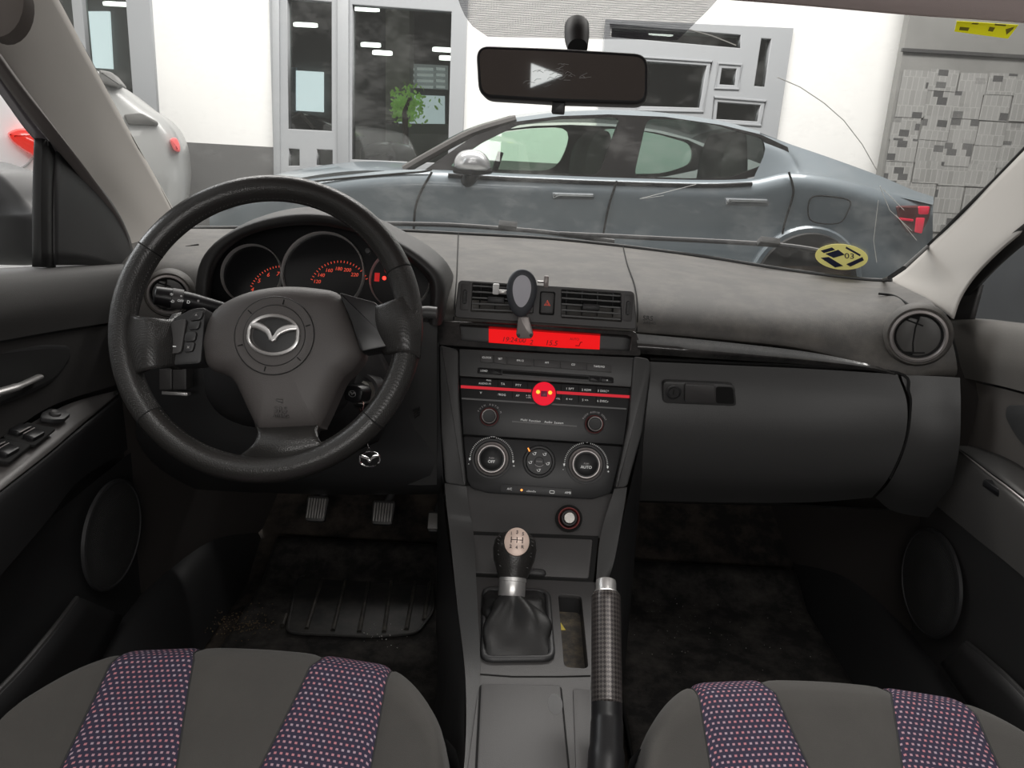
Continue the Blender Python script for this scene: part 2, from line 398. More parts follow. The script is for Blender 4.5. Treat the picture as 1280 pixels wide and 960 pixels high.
# thumb wheels each side
for x, y in ((581, 371), (785, 385)):
    a, b = V.px(x, y, .009)
    w = M().box(V, a - .008, a + .008, b - .022, b + .022, .004, .0086, .002, .004).build('thumbwheel_plate', plastic, dash)
    M().box(V, a - .0032, a + .0032, b - .0115, b + .0115, .0084, .0092, 0, .003).build('slot', gap, w)
    ww = M(); 
    for i in range(14):
        tb = -.0095 + i * .019 / 13
        ww.box(V, a - .0024, a + .0024, b + tb - .0005, b + tb + .0005, .009, .0105 + .0022 * math.cos(tb / .0095 * 1.4))
    ww.build('thumbwheel', plasticd, w)
# hazard button
a, b = V.px(684, 379, .01)
hz = M().box(V, a - .0125, a + .0125, b - .019, b + .019, .006, .0086, .001, .003).build('hazard_button', gap, dash)
M().box(V, a - .0105, a + .0105, b - .0165, b + .0165, .007, .0125, .002, .003).build('button_cap', plastic, hz)
tri = M()
tp = [V.pt(a + .0052 * math.cos(t), b - .001 + .0052 * math.sin(t), .0126) for t in (R(90), R(210), R(330))]
tri.tube(tp, .0006, 6, closed=True); tp2 = [V.pt(a + .0026 * math.cos(t), b - .001 + .0026 * math.sin(t), .0126) for t in (R(90), R(210), R(330))]
tri.tube(tp2, .0004, 6, closed=True); tri.build('warning_triangle', redlit, hz)
# display hood: black frame round a recess with the red screen
D = tilted(P(680, 424, 1.214), 28)
fr_out = rounded(quad(D, [(549, 402), (794, 416), (799, 430), (800, 445), (700, 441), (547, 431)], .0), .004)
slot = rounded(quad(D, [(574, 405), (784, 419), (790, 422), (788, 440), (700, 436), (576, 427)], .0), .003)
holed('display_surround', D, fr_out, [slot], -.012, .004, piano, dash, bev=.001)
D2 = tilted(P(680, 424, 1.243), 10)
M().box(D2, -.15, .15, -.03, .03, -.006, -.001).build('display_recess', plasticd, dash)
scr = quad(D2, [(611, 411), (750, 419), (749, 441), (611, 435)])
disp = M().plate(D2, scr, 0, .002).build('display_screen', redlcd, dash)
x0, y0 = D2.px(642, 425, .002); text('19:24:00', D2, x0, y0, .0022, .0115, lcdink, disp, rot=-.0, shear=.2, th=.0001)
x0, y0 = D2.px(664, 428, .002); text('2', D2, x0, y0, .0022, .011, lcdink, disp, shear=.2)
x0, y0 = D2.px(689, 429, .002); text('15.5', D2, x0, y0, .0022, .012, lcdink, disp, shear=.2)
x0, y0 = D2.px(718, 424, .002); text('AUTO', D2, x0, y0, .0022, .0055, lcdink, disp)
x0, y0 = D2.px(724, 430, .002)
M().tube([D2.pt(x0 - .006, y0 - .003, .0025), D2.pt(x0, y0 - .003, .0025), D2.pt(x0 + .002, y0 + .003, .0025), D2.pt(x0 + .005, y0 + .003, .0025)], .0007, 6).build('airflow_symbol', lcdink, disp)
# pad embossing
for tx, px, py, Y, sz in (('SRS', 810, 398, 1.24, .011), ('AIRBAG', 812, 404, 1.238, .006)):
    f = tilted(P(px, py, Y - .006), 25); text(tx, f, 0, 0, 0, sz, plasticd, dash, th=.0003)

# ---- centre stack body
S = tilted(P(680, 440, 1.195), 22)
def sp(x, y, c=0): return S.px(x, y, c)
stack = thing('center_stack', 'charcoal centre stack housing framing the radio and climate panel', 'dash panel', (0, 1.2, .4))
# side cheeks
L = quad(S, [(549, 431), (573, 437), (574, 500), (583, 608), (556, 604), (551, 540)], .01)
cheekL = M().plate(S, rounded(L, .006), -.11, .011, .004).build('side_cheek', stackpl, stack)
Rr = quad(S, [(792, 445), (811, 448), (814, 458), (803, 540), (784, 609), (768, 611), (785, 530)], .01)
M().plate(S, rounded(Rr, .006), -.11, .011, .004).build('side_cheek', stackpl, stack)
M().plate(S, quad(S, [(560, 436), (800, 448), (784, 560), (768, 628), (584, 618)], -.01), -.1, -.006).build('back_shell', gap, stack)

# ---- radio
radio = thing('car_radio', 'black car radio with red light strip and glowing red volume dial', 'car stereo', tuple(S.pt(*sp(683, 490))))
face = quad(S, [(574, 436), (793, 447), (790, 484), (574, 470)], .006)
M().plate(S, rounded(face, .003), -.04, .006, .0015).build('upper_fascia', stackpl, radio)
low = quad(S, [(575, 471), (789, 486), (782, 545), (580, 544)], .004)
low = quad(S, [(575, 472), (789, 485), (779, 556), (579, 543)], .004)
M().plate(S, low, -.04, .0038, .001).build('lower_fascia', blackgl, radio)
# top row of buttons
edges_t = [(600, 443), (617, 444), (633.5, 446), (667, 448.5), (700, 451), (733, 453.5), (765, 456)]
labs = ['CLOCK', 'SET', 'FM1/2', 'AM', 'CD', 'TAPE/MD']
for i in range(6):
    (xa, ya), (xb, yb) = edges_t[i], edges_t[i + 1]
    q = quad(S, [(xa + .6, ya), (xb - .6, yb), (xb - .8, yb + 9.5), (xa + .4, ya + 9.5)], .008)
    bt = M().plate(S, q, .004, .0082, .0008).build('preset_button', plastic, radio)
    cx, cy = sp((xa + xb) / 2, (ya + yb) / 2 + 3.6, .008); text(labs[i], S, cx, cy, .0084, .0042, white, bt, sp=1.05)
# cd slot
q = quad(S, [(598, 459), (766, 471), (766, 479), (596, 467)], .0065)
cds = M().plate(S, rounded(q, .003), .004, .0066, .0006).build('cd_slot', plasticd, radio)
q = quad(S, [(628, 463), (736, 471), (736, 474.5), (628, 467)], .007); M().plate(S, q, .005, .0068).build('slot_opening', gap, cds)
M().plate(S, quad(S, [(628, 467.6), (736, 475), (736, 476.6), (628, 469.2)], .008), .006, .0078).build('slot_lip', stackpl, cds)
for a4, tx in (([(597, 459.5), (613, 460.5), (613, 467.5), (597, 466.5)], 'LOAD'), ([(613.6, 460.6), (627, 461.7), (627, 468.6), (613.6, 467.7)], None), ([(737, 470), (750, 471), (750, 478), (737, 477)], None), ([(751, 471), (767, 472.5), (767, 479), (751, 478)], 'o')):
    bt = M().plate(S, rounded(quad(S, a4, .009), .001), .006, .009, .001).build('slot_button', blackgl, radio)
    if tx:
        cx = sum(p[0] for p in a4) / 4; cy = sum(p[1] for p in a4) / 4; x0, y0 = sp(cx, cy, .009); text(tx, S, x0, y0, .0091, .0042, white, bt)
# red strip and chrome line
for (a4, mt, nm, c) in (([(576, 481.5), (787, 494.2), (786.5, 497.6), (576, 485)], redline, 'red_light_strip', .0052), ([(577, 497), (783, 510.2), (783, 512), (577, 499)], mat('fine_grey_line', (.13, .13, .13), .4), 'trim_line', .005), ([(640, 526), (721, 532), (721, 533.6), (640, 527.6)], mat('fine_grey_line', (.13, .13, .13), .4), 'trim_line', .0046)):
    M().plate(S, quad(S, a4, c), .003, c).build(nm, mt, radio)
# vertical dividers
dv = M()
for x, y in ((622, 485), (640, 486), (659, 487), (701, 490), (723, 491), (745, 493)):
    dv.plate(S, quad(S, [(x, y - 10), (x + .7, y - 10), (x + .7, y + 12), (x, y + 12)], .0044), .003, .0044)
dv.build('button_divider', gap, radio)
txt = [('MAX', 611, 475.5, .0035), ('AUDIO-M', 606, 479.5, .0042), ('TA', 628.5, 480, .005), ('PTY', 648, 481.5, .005), ('V', 601, 491, .005), ('PROG', 627, 493.5, .0048), ('AF', 647, 494.5, .0048), ('AUDIO', 661.5, 494.5, .003), ('CONT', 661.5, 497, .003),
       ('1 RPT', 712.5, 486, .0048), ('2 RDM', 733, 487.5, .0048), ('3 DISC^', 754, 488.8, .0048), ('VOL', 697.5, 498.4, .0034), ('4 <<', 711.5, 499, .0048), ('5 >>', 731.5, 500.2, .0048), ('6 DISCv', 753.5, 501.5, .0048),
       ('Multi', 655, 525, .0048), ('Function', 668.5, 526.2, .0048), ('Audio', 685.5, 527.6, .0048), ('System', 698.5, 528.6, .0048)]
for tx, x, y, sz in txt:
    x0, y0 = sp(x, y, .005); text(tx, S, x0, y0, .0042, sz, white, radio, sp=1.1)
# volume dial
x0, y0 = sp(680, 492, .012)
dial = M().lathe(S, x0, y0, [(.0205, .003), (.0205, .006), (.0195, .0065)], 48).build('dial_rim', plasticd, radio)
vd = M().lathe(S, x0, y0, [(.0185, .004), (.0185, .0115), (.0175, .0128), (.010, .0135), (.0, .0137)], 48).build('volume_dial', redglow, radio)
vd2 = M(); 
for dx in (-.0095, .0095): vd2.lathe(S, x0 + dx, y0 + .002, [(.0032, .0128), (.003, .0139), (0, .0141)], 16)
vd2.build('dial_light', mat('orange_dial_light', (1, .3, .02), .4, emit=(1, .28, .02), es=2.2), vd)
mm = M().box(S, x0 - .005, x0 + .005, y0 - .005, y0 + .004, .0132, .0142, .0005).build('dial_mark', mat('dial_centre_mark', (.3, .02, .08), .4), vd)
# two small knobs
def ticks(fr, cx, cy, r, a0, a1, n, parent, mt, c, l=.003, w=.0004, skip=()):
    t = M()
    for i in range(n):
        if i in skip: continue
        a = R(a0 + (a1 - a0) * i / (n - 1)); f = fr.at(cx + r * math.cos(a), cy + r * math.sin(a), c, a)
        t.box(f, 0, l, -w, w, -.0002, .0002)
    return t.build('tick_marks', mt, parent)
for x, y, ring_txt in ((611.5, 520.5, 'PUSH AUTO-M'), (743.5, 530, 'PUSH AUDIO CONT')):
    x0, y0 = sp(x, y, .012); s = 1.0
    kb = M().lathe(S, x0, y0, [(.0165, .003), (.0163, .0045), (.0148, .005), (.0145, .0035)], 40).build('knob', plasticd, radio)
    M().lathe(S, x0, y0, [(.0138, .0035), (.0142, .0052), (.0132, .006)], 40, cap=False).build('red_ring', redring, kb)
    M().lathe(S, x0, y0, [(.0125, .0035), (.0118, .017), (.0108, .0185), (.0100, .0185), (.0092, .0172), (0, .0168)], 40).build('knob_cap', blackgl, kb)
    M().lathe(S, x0, y0, [(.0118, .0168), (.0110, .0188), (.0102, .0186)], 40, cap=False).build('knob_rim', greym, kb)
    n = len(ring_txt)
    for i, ch in enumerate(ring_txt):
        if ch == ' ': continue
        a = R(155 - 130 * i / (n - 1)); f = S.at(x0 + .0192 * math.cos(a), y0 + .0192 * math.sin(a), .0042, a - math.pi / 2)
        text(ch, f, 0, 0, 0, .0038, dimprint, kb)

# ---- climate panel
clim = thing('climate_control_panel', 'black climate control panel with two silver-ringed dials under the radio', 'climate control', tuple(S.pt(*sp(674, 580))))
q = quad(S, [(579, 545), (779, 558), (768, 600), (764, 616), (740, 624), (610, 616), (589, 610), (584, 600)], .002)
M().plate(S, rounded(q, .004), -.04, .002, .001).build('panel_face', blackgl, clim)
for x, y, tx, zero, lab in ((614.5, 573.5, 'OFF', 'LO', 'OFF'), (732.5, 580.5, 'AUTO', '2', 'AUTO')):
    x0, y0 = sp(x, y, .012)
    kn = M().lathe(S, x0, y0, [(.031, .0018), (.0305, .0035), (.0285, .0035), (.028, .0025)], 56, cap=False).build('dial', plasticd, clim, label='large round dial reading ' + lab)
    M().lathe(S, x0, y0, [(.0262, .002), (.0262, .0075), (.0255, .0085), (.0242, .009), (.0222, .0155), (.0212, .0168), (.0198, .0168)], 56, cap=False).build('silver_ring', greym, kn)
    M().lathe(S, x0, y0, [(.0198, .0170), (.0192, .015), (.0186, .0148), (.0184, .0165), (.017, .0175), (0, .0180)], 48).build('dial_cap', blackgl, kn)
    text('PUSH', S, x0, y0 + .001, .0180, .0033, dimprint, kn, th=.0002); text(tx, S, x0, y0 - .0045, .0180, .0062, white, kn, th=.0002)
    xx, yy = sp(x, y, .003); a = ticks(S, xx, yy, .0325, -5, 185, 39, kn, white, .0028, .0022, .0003, skip=(18, 19, 20))
    text(zero, S, xx, yy + .036, .0028, .0062, white, kn)
    for sg in (-1, 1):
        ang = R(90 - sg * 95); t3 = M(); f = S.at(xx + .0345 * math.cos(ang), yy + .0345 * math.sin(ang), .0026, 0)
        t3.plate(f, [(-.0016, .0022), (.0016, .0022), (0, -.0022)], 0, .0004); t3.build('arrow', white, kn)
        text('-+'[sg > 0], S, xx + sg * .0355, yy - .0095, .0028, .007, white, kn)
x0, y0 = sp(674, 577, .004)
md = M().lathe(S, x0, y0, [(.026, .0018), (.0255, .0032), (.0245, .0024), (.0215, .0024), (.0212, .0045), (.0203, .0055), (.0195, .0045), (0, .0045)], 56).build('mode_dial', plasticd, clim)
M().lathe(S, x0, y0, [(.0075, .0045), (.0072, .0058), (.0068, .005), (0, .005)], 32).build('mode_button', blackgl, md)
text('MODE', S, x0, y0, .0052, .0032, dimprint, md)
M().tube([S.pt(x0 + .0078 * math.cos(R(a)), y0 + .0078 * math.sin(R(a)), .0055) for a in range(215, 330, 8)], .0005, 6).build('arc_mark', dimprint, md)
for a in (125, 55, 190, -12, 270):          # little airflow figures
    f = S.at(x0 + .014 * math.cos(R(a)), y0 + .014 * math.sin(R(a)), .0049); g = M()
    g.tube([f.pt(-.003, .0015), f.pt(-.001, -.0015), f.pt(.0015, -.001), f.pt(.002, .002)], .0005, 5); g.tube([f.pt(-.001, .002), f.pt(.003, .0025)], .0004, 5); g.build('airflow_symbol', white, md)
xa, ya = sp(661, 562, .004); f = S.at(xa, ya, .003, R(118)); M().box(f, -.003, .003, -.0009, .0009, 0, .0012, .0003).build('indicator_lamp', amber, clim)
q = quad(S, [(626, 605), (715, 611), (715, 621), (626, 615)], .004)
M().plate(S, rounded(q, .002), .001, .0035, .0006).build('button_bar', plasticd, clim)
for tx, x, y in (('A/C', 637, 611.2), ('oOo/oOo', 664, 614.2), ('AMB', 710, 616)):
    x0, y0 = sp(x, y, .004); text(tx, S, x0, y0, .0037, .0048 if len(tx) < 5 else .0036, white, clim)
x0, y0 = sp(652, 612.6, .004); M().lathe(S, x0, y0, [(.0018, .003), (.0017, .0042), (0, .0045)], 16).build('indicator_lamp', amber, clim)
x0, y0 = sp(690, 615, .004); M().tube([S.pt(x0 + a, y0 + b, .0038) for a, b in rrect(-.0035, .0035, -.002, .002, .001)], .0004, 5, closed=True).build('rear_demist_symbol', white, clim)

# ================================================================ centre console
con = thing('center_console', 'charcoal centre console with lidded tray and open slot between the seats', 'console', (0, .9, .2))
def prow(y, Y, xs): return [P(x, y + (x - 665) * .055, Y) for x in xs]
# sloping panel with the lighter + pocket lid
lowp = M().loft([prow(612, 1.118, (580, 640, 700, 766)), prow(640, 1.092, (585, 640, 700, 762)), prow(668, 1.062, (591, 645, 700, 750))], 4, 4).build('lower_fascia', plastic, con)
K = Frame(P(665, 690, 1.03), (1, 0, 0), P(665, 666, 1.06) - P(665, 722, .995))
pl = M().plate(K, rounded(quad(K, [(591, 668), (741, 674), (736, 723), (593, 716)], .003), .004), -.01, .003, .0015).build('pocket_lid', plastic, con)
seamk = quad(K, [(591, 666), (741, 672), (741, 675), (591, 669)], .003)
M().plate(K, quad(K, [(588, 664), (748, 670), (742, 728), (592, 721)], -.001), -.02, -.001).build('pocket_frame', gap, con)
x0, y0 = K.px(669, 716, .003); M().dome(K, rrect(x0 - .016, x0 + .016, y0 - .006, y0 + .006, .006), x0, y0, lambda t: .003 + .006 * math.sqrt(max(0, 1 - t * t))).build('finger_pull', plasticd, con)
# lighter
x0, y0 = K.px(711, 648, .02); KL = Frame(P(711, 648, 1.078), (1, 0, 0), (0, .5, .87))
ck = M().lathe(KL, 0, 0, [(.0205, -.006), (.0205, .003), (.0175, .0045), (.0165, .0025)], 40, cap=False).build('lighter_socket', gap, con)
M().lathe(KL, 0, 0, [(.0162, -.002), (.0166, .0048), (.015, .0052), (.014, -.002)], 40, cap=False).build('red_ring', redring, ck)
M().lathe(KL, 0, 0, [(.013, -.004), (.013, .004), (.0115, .008), (.0095, .0085), (.009, .004)], 40, cap=False).build('lighter_collar', plasticd, ck)
M().lathe(KL, 0, 0, [(.0088, 0), (.0088, .012), (.0078, .0136), (0, .0142)], 32).build('lighter_knob', mat('worn_aluminium', (.5, .48, .45), .45, metal=.8, dust=.4, dcol=(.2, .2, .2), dscale=200), ck)

# console top plane
T = Frame((0, .85, CAM.z - .587), (1, 0, 0), Vector((0, .35, .029)))
def tq(pts, c=0): return [T.px(x, y, c) for x, y in pts]
topo = tq([(592, 721), (745, 728), (741, 790), (738, 870), (730, 970), (720, 1060), (575, 1060), (585, 960), (600, 850), (594, 780)])
boot_h = tq([(606, 738), (684, 742), (690, 825), (604, 826)])
slot_h = rounded(tq([(697, 742), (727, 744), (736, 836), (705, 834)]), .008)
top = holed('console_top', T, topo, [rounded(boot_h, .008), slot_h], -.006, .0, plastic, con, bev=.0006)
M().box(T, *[f(p[0] for p in slot_h) for f in (min, max)], *[f(p[1] for p in slot_h) for f in (min, max)], -.045, -.03).build('slot_floor', mat('slot_floor_plastic', (.06, .055, .05), .8, dust=.7, dcol=(.25, .2, .13), dscale=60), con)
sw = M(); n = len(slot_h); sw.grid([[T.pt(x, y, 0) for x, y in slot_h], [T.pt(x, y, -.031) for x, y in slot_h]], cu=True); sw.build('slot_wall', plasticd, con)
lf = rounded(tq([(599, 856), (702, 858), (713, 968), (716, 1030), (590, 1030)], 0), .006)
M().plate(T, lf, -.001, .0006).build('lid_gap', gap, con)
lid = M().plate(T, inset(lf, .0022), .0, .0045, .0015).build('tray_lid', plastic, con)
x0, y0 = T.px(694, 880, .0045); M().dome(T, circ(x0, y0, .0085, .0165, 32), x0, y0, lambda t: .0046 + .0005 * (1 - t)).build('finger_recess', plasticd, con)
M().plate(T, rounded(tq([(716, 862), (741, 864), (738, 1030), (722, 1030)]), .004), -.001, .0022, .001).build('side_insert', plastic, con)
seam2 = M().tube([T.pt(*T.px(x, y), .0004) for x, y in ((600, 843), (640, 846), (700, 846), (738, 845))], .0009, 6).build('panel_seam', gap, con)
M().tube(csmooth([T.pt(x, y, .002) for x, y in rounded(boot_h, .012, 3)], 1), .0045, 10, closed=True, up=(0, 0, 1)).build('boot_frame', plasticd, con)
# side walls of the console (left flank catches light, right flank dark)
M().loft([[P(556, 604, 1.107), P(557, 620, 1.09), P(559, 640, 1.07), P(562, 665, 1.04), P(572, 760, .9), P(582, 850, .78), P(580, 960, .66), P(560, 1060, .55)],
          [P(583, 608, 1.107), P(585, 625, 1.095), P(588, 645, 1.075), P(592, 668, 1.05), P(597, 760, .89), P(600, 850, .78), P(588, 960, .66), P(575, 1060, .55)]], 5, 4).build('console_flank', stackpl, con)
M().grid([[P(549, 432, 1.19), P(551, 590, 1.11), P(558, 660, 1.05), P(572, 760, .9), P(582, 850, .78), P(580, 960, .66), P(560, 1060, .55)],
          [Vector((P(549, 432, 1.19).x, 1.3, .0)), Vector((-.155, 1.2, 0)), Vector((-.15, 1.1, 0)), Vector((-.14, .92, 0)), Vector((-.135, .8, 0)), Vector((-.13, .65, 0)), Vector((-.13, .5, 0))]]).build('console_side', plasticd, con)
RF = [[P(768, 611, 1.107), P(751, 668, 1.055), P(745, 728, .985), P(742, 800, .87), P(740, 900, .73), P(735, 1060, .55)],
      [P(784, 609, 1.11), P(779, 640, 1.08), P(768, 700, 1.02), P(752, 760, .95), P(744, 900, .73), P(740, 1060, .55)]]
M().loft(RF, 5, 4).build('console_flank', stackpl, con)
M().grid([[P(814, 458, 1.2), P(803, 540, 1.16), P(783, 630, 1.1), P(768, 700, 1.03), P(752, 760, .95), P(744, 900, .73), P(740, 1060, .55)],
          [Vector((.19, 1.3, .0)), Vector((.18, 1.2, .0)), Vector((.16, 1.12, 0)), Vector((.15, 1.03, 0)), Vector((.14, .95, 0)), Vector((.135, .73, 0)), Vector((.13, .5, 0))]]).build('console_side', plasticd, con)
# paper scrap in the slot
x0, y0 = T.px(703, 783, -.029)
sc1 = M().plate(T, [(x0 - .006, y0 - .008), (x0 + .004, y0 - .007), (x0 - .002, y0 + .008)], -.0295, -.0288).build('paper_scrap', mat('yellow_paper', (.75, .6, .12), .8), None)
tag(sc1, 'tiny yellow paper scrap lying in the console slot', 'litter')

# ================================================================ gear lever
gear = thing('gear_lever', 'black leather gear lever with silver shift-pattern cap and leather boot', 'gear lever', tuple(T.pt(*T.px(646, 785))))
gc = P(644, 690, .945); ax = (P(641, 715, .915) - P(645, 675, .955)).normalized()   # down along the stick
G = Frame(gc, (1, 0, 0), (0, .62, .78))
kn = M()
rings = []
prof = [(.0, .016), (.004, .0145), (.015, .0215), (.03, .0265), (.045, .0255), (.056, .0195), (.061, .010)]
base = P(641, 722, .925)
up = (P(645, 665, .96) - base).normalized(); gx = Vector((1, 0, 0)); gy = gx.cross(up).normalized() * -1
prof = [(0, .020), (.012, .0235), (.024, .028), (.038, .0300), (.051, .0280), (.059, .0215), (.063, .0115), (.064, .0)]
kn.grid([[base + up * (h * .98) + (gx * math.cos(t) + gy * math.sin(t)) * r for t in [2 * math.pi * i / 36 for i in range(36)]] for h, r in [(-.002, .016)] + prof], cu=True)
kno = kn.build('gear_knob', leather, gear)
CF = Frame(P(646, 677, .9175), (1, 0, .0), (0, .62, .78))
disc = M().dome(CF, circ(0, 0, .0165, .0185, 40), 0, 0, lambda t: .0035 * (1 - t * t), back=-.006).build('shift_pattern_cap', mat('brushed_cap', (.62, .48, .41), .35, metal=.15), gear)
ink = mat('dark_print', (.05, .04, .04), .5)
for tx, a, b in (('1', -.0078, .0098), ('3', 0, .0118), ('5', .0078, .0098), ('2', -.0078, -.0072), ('4', 0, -.0082), ('R', .0078, -.0072)): text(tx, CF, a, b, .0032, .0062, ink, disc, th=.0006)
g2 = M(); 
for a in (-.0075, 0, .0075): g2.tube([CF.pt(a, .0055, .0036), CF.pt(a, -.0022, .0036)], .0006, 5)
g2.tube([CF.pt(-.0075, .0017, .0038), CF.pt(.0075, .0017, .0038)], .0004, 5); g2.build('shift_pattern', ink, disc)
for sg in (-1, 1):   # stitching lines down the knob
    st = M()
    for i in range(10):
        h = .008 + i * .0048; r = [q for q in prof if q[0] <= h + 1e-6][-1][1] + .0006
        t = R(-90 + sg * 48); p = base + up * h + (gx * math.cos(t) + gy * math.sin(t)) * r
        st.tube([p - gx * .0014 + up * .0008, p + gx * .0014 - up * .0008], .0005, 5)
    st.build('stitching', mat('black_thread', (.06, .06, .06), .6), kno)
col = M(); b2 = base - up * .026
col.grid([[b2 + up * h + (gx * math.cos(t) + gy * math.sin(t)) * r for t in [2 * math.pi * i / 36 for i in range(36)]] for h, r in ((0, .0165), (.002, .018), (.020, .0178), (.0205, .0185), (.026, .0185), (.027, .017))], cu=True)
col.build('silver_collar', silver, gear)
# leather boot: square base to round top with folds
bt = M(); bh = rounded(boot_h, .012, 6); nb = 64
def resample(pts, n):
    pts = [Vector((p[0], p[1])) for p in pts]; L_ = [0]
    for i in range(len(pts)): L_.append(L_[-1] + (pts[(i + 1) % len(pts)] - pts[i]).length)
    out = []; k = 0
    for i in range(n):
        d = L_[-1] * i / n
        while L_[k + 1] < d: k += 1
        t = (d - L_[k]) / max(1e-9, L_[k + 1] - L_[k]); out.append(tuple(pts[k].lerp(pts[(k + 1) % len(pts)], t)))
    return out
def boot_rows(fr, outline, topc, topn, r, nrow=14, fold=.0085, seed=3, dirx=gx, diry=gy):
    pts = resample(outline, nb); cx = sum(p[0] for p in pts) / nb; cy = sum(p[1] for p in pts) / nb
    rows = []
    for k in range(nrow + 1):
        t = k / nrow; row = []
        for (x, y) in pts:
            a = math.atan2(y - cy, x - cx); lo = fr.pt(x, y, .0)
            hi = topc + (dirx * math.cos(a) + diry * math.sin(a)) * r
            s = t ** .8; p = lo.lerp(hi, s); out = (p - (fr.pt(cx, cy, 0).lerp(topc, s))).normalized()
            w = math.sin(math.pi * t)
            p += out * (.013 * w * (1 - t) ** .8 + fold * w * math.sin(a * 4 + seed + t * 2.2) + fold * .5 * w * math.sin(a * 7 - t * 5))
            row.append(p)
        rows.append(row)
    return rows
bt.grid(boot_rows(T, bh, b2 + up * .002, up, .017), cu=True)
bt.build('leather_boot', mat('boot_leather', (.008, .0078, .0078), .48, bump=.08, bscale=350, btype='VORONOI'), gear, smooth=70)

# ================================================================ handbrake
hb = thing('handbrake', 'raised handbrake with carbon-look grip and silver release button', 'handbrake', tuple(P(756, 1000, .6)))
A, B, C_ = P(757.5, 742, .795), P(758.5, 880, .705), P(757, 1010, .62)
def cyl(m_, a, b, rs, n=32):
    d = (b - a); m_.tube([a + d * t for t, _ in rs], [r for _, r in rs], n); return m_
carbon = mat('carbon_look_grip', (.09, .08, .08), .35, metal=.3, bump=.5, bscale=300, btype='GRID')
def weave():
    m_ = bpy.data.materials.new('woven_grip'); m_.use_nodes = True; nt = m_.node_tree; b = nt.nodes['Principled BSDF']
    tc = nt.nodes.new('ShaderNodeTexCoord'); mp = nt.nodes.new('ShaderNodeMapping'); mp.inputs['Rotation'].default_value = (0, 0, R(45)); mp.inputs['Scale'].default_value = (330, 280, 1)
    ch = nt.nodes.new('ShaderNodeTexChecker'); ch.inputs['Scale'].default_value = 1; ch.inputs['Color1'].default_value = (.10, .09, .085, 1); ch.inputs['Color2'].default_value = (.035, .03, .03, 1)
    nt.links.new(tc.outputs['UV'], mp.inputs[0]); nt.links.new(mp.outputs[0], ch.inputs[0]); nt.links.new(ch.outputs[0], b.inputs['Base Color']); b.inputs['Roughness'].default_value = .32; b.inputs['Metallic'].default_value = .4
    return m_
gr = M(); d = B - A; axn = d.normalized(); side = Vector((1, 0, 0)); side = (side - axn * side.dot(axn)).normalized(); nn = axn.cross(side)
grow = []; hs = [0, .004, .01] + [.01 + (d.length - .012) * i / 20 for i in range(1, 21)] + [d.length]
uvs = {}
for h in hs:
    r = .0168 if .003 < h < d.length - .001 else .0152
    grow.append([A + axn * h + (side * math.cos(t) + nn * math.sin(t) * 1.1) * r for t in [2 * math.pi * i / 40 for i in range(41)]])
gr.grid(grow, uv=lambda i, j: (j / 40 * .11, hs[i]))
gr.build('grip', weave(), hb)
M().tube([A - axn * .002, A + axn * .003], [.0135, .0168], 32).build('grip_end_ring', silver, hb)
M().tube([A - axn * .017, A - axn * .0155, A - axn * .012, A - axn * .0], [.0085, .0112, .012, .012], 32).build('release_button', silver, hb)
M().tube(crom([B - axn * .001, B + axn * .02, B.lerp(C_, .5), C_, C_ + Vector((0, -.1, -.05))], 5), [.0168] * 5 + [.0175] * 5 + [.019] * 5 + [.021] * 6, 32).build('lever_sleeve', blackgl, hb)
# ================================================================ instrument cluster + hood
C = tilted(P(400, 345, 1.245), 20)
clus = thing('instrument_cluster', 'hooded instrument cluster with three silver-rimmed black gauges behind the steering wheel', 'instrument cluster', tuple(P(400, 345, 1.2)))
bd = rounded(quad(C, [(262, 400), (258, 330), (275, 296), (345, 280), (410, 276), (475, 292), (535, 330), (548, 370), (545, 420)], 0), .02)
M().plate(C, bd, -.01, -.001).build('cluster_face', blackgl, clus)
gface = mat('gauge_face', (.006, .006, .007), .3)
def gauge(x, y, rp, kind):
    x0, y0 = C.px(x, y, .004); xr, _ = C.px(x + rp, y, .004); r = math.hypot(xr - x0, 0)
    g = M().lathe(C, x0, y0, [(r * 1.0, -.001), (r * 1.0, .010), (r * .985, .0115), (r * .965, .010), (r * .955, .001)], 64, cap=False).build('gauge_ring', mat('gauge_silver', (.6, .59, .58), .35, metal=.3), clus)
    M().lathe(C, x0, y0, [(r * .96, .0), (r * .955, .0012), (0, .0012)], 48).build('gauge_face', gface, g)
    return x0, y0, r, g
x0, y0, r, g = gauge(315, 343, 38, 0)
def dial_txt(x0, y0, r, lst, g, size, rad=.72):
    for s_, a in lst: text(s_, C, x0 + r * rad * math.cos(R(a)), y0 + r * rad * math.sin(R(a)), .0016, size, redlit, g, shear=.2)
dial_txt(x0, y0 - .018, r, [], g, .011)
for s_, x, y in (('4', 315, 362), ('5', 323.5, 351), ('6', 335, 343.5), ('7', 347, 342.5)):
    a, b = C.px(x, y, .002); text(s_, C, a, b, .0016, .0095, redlit, g, shear=.2)

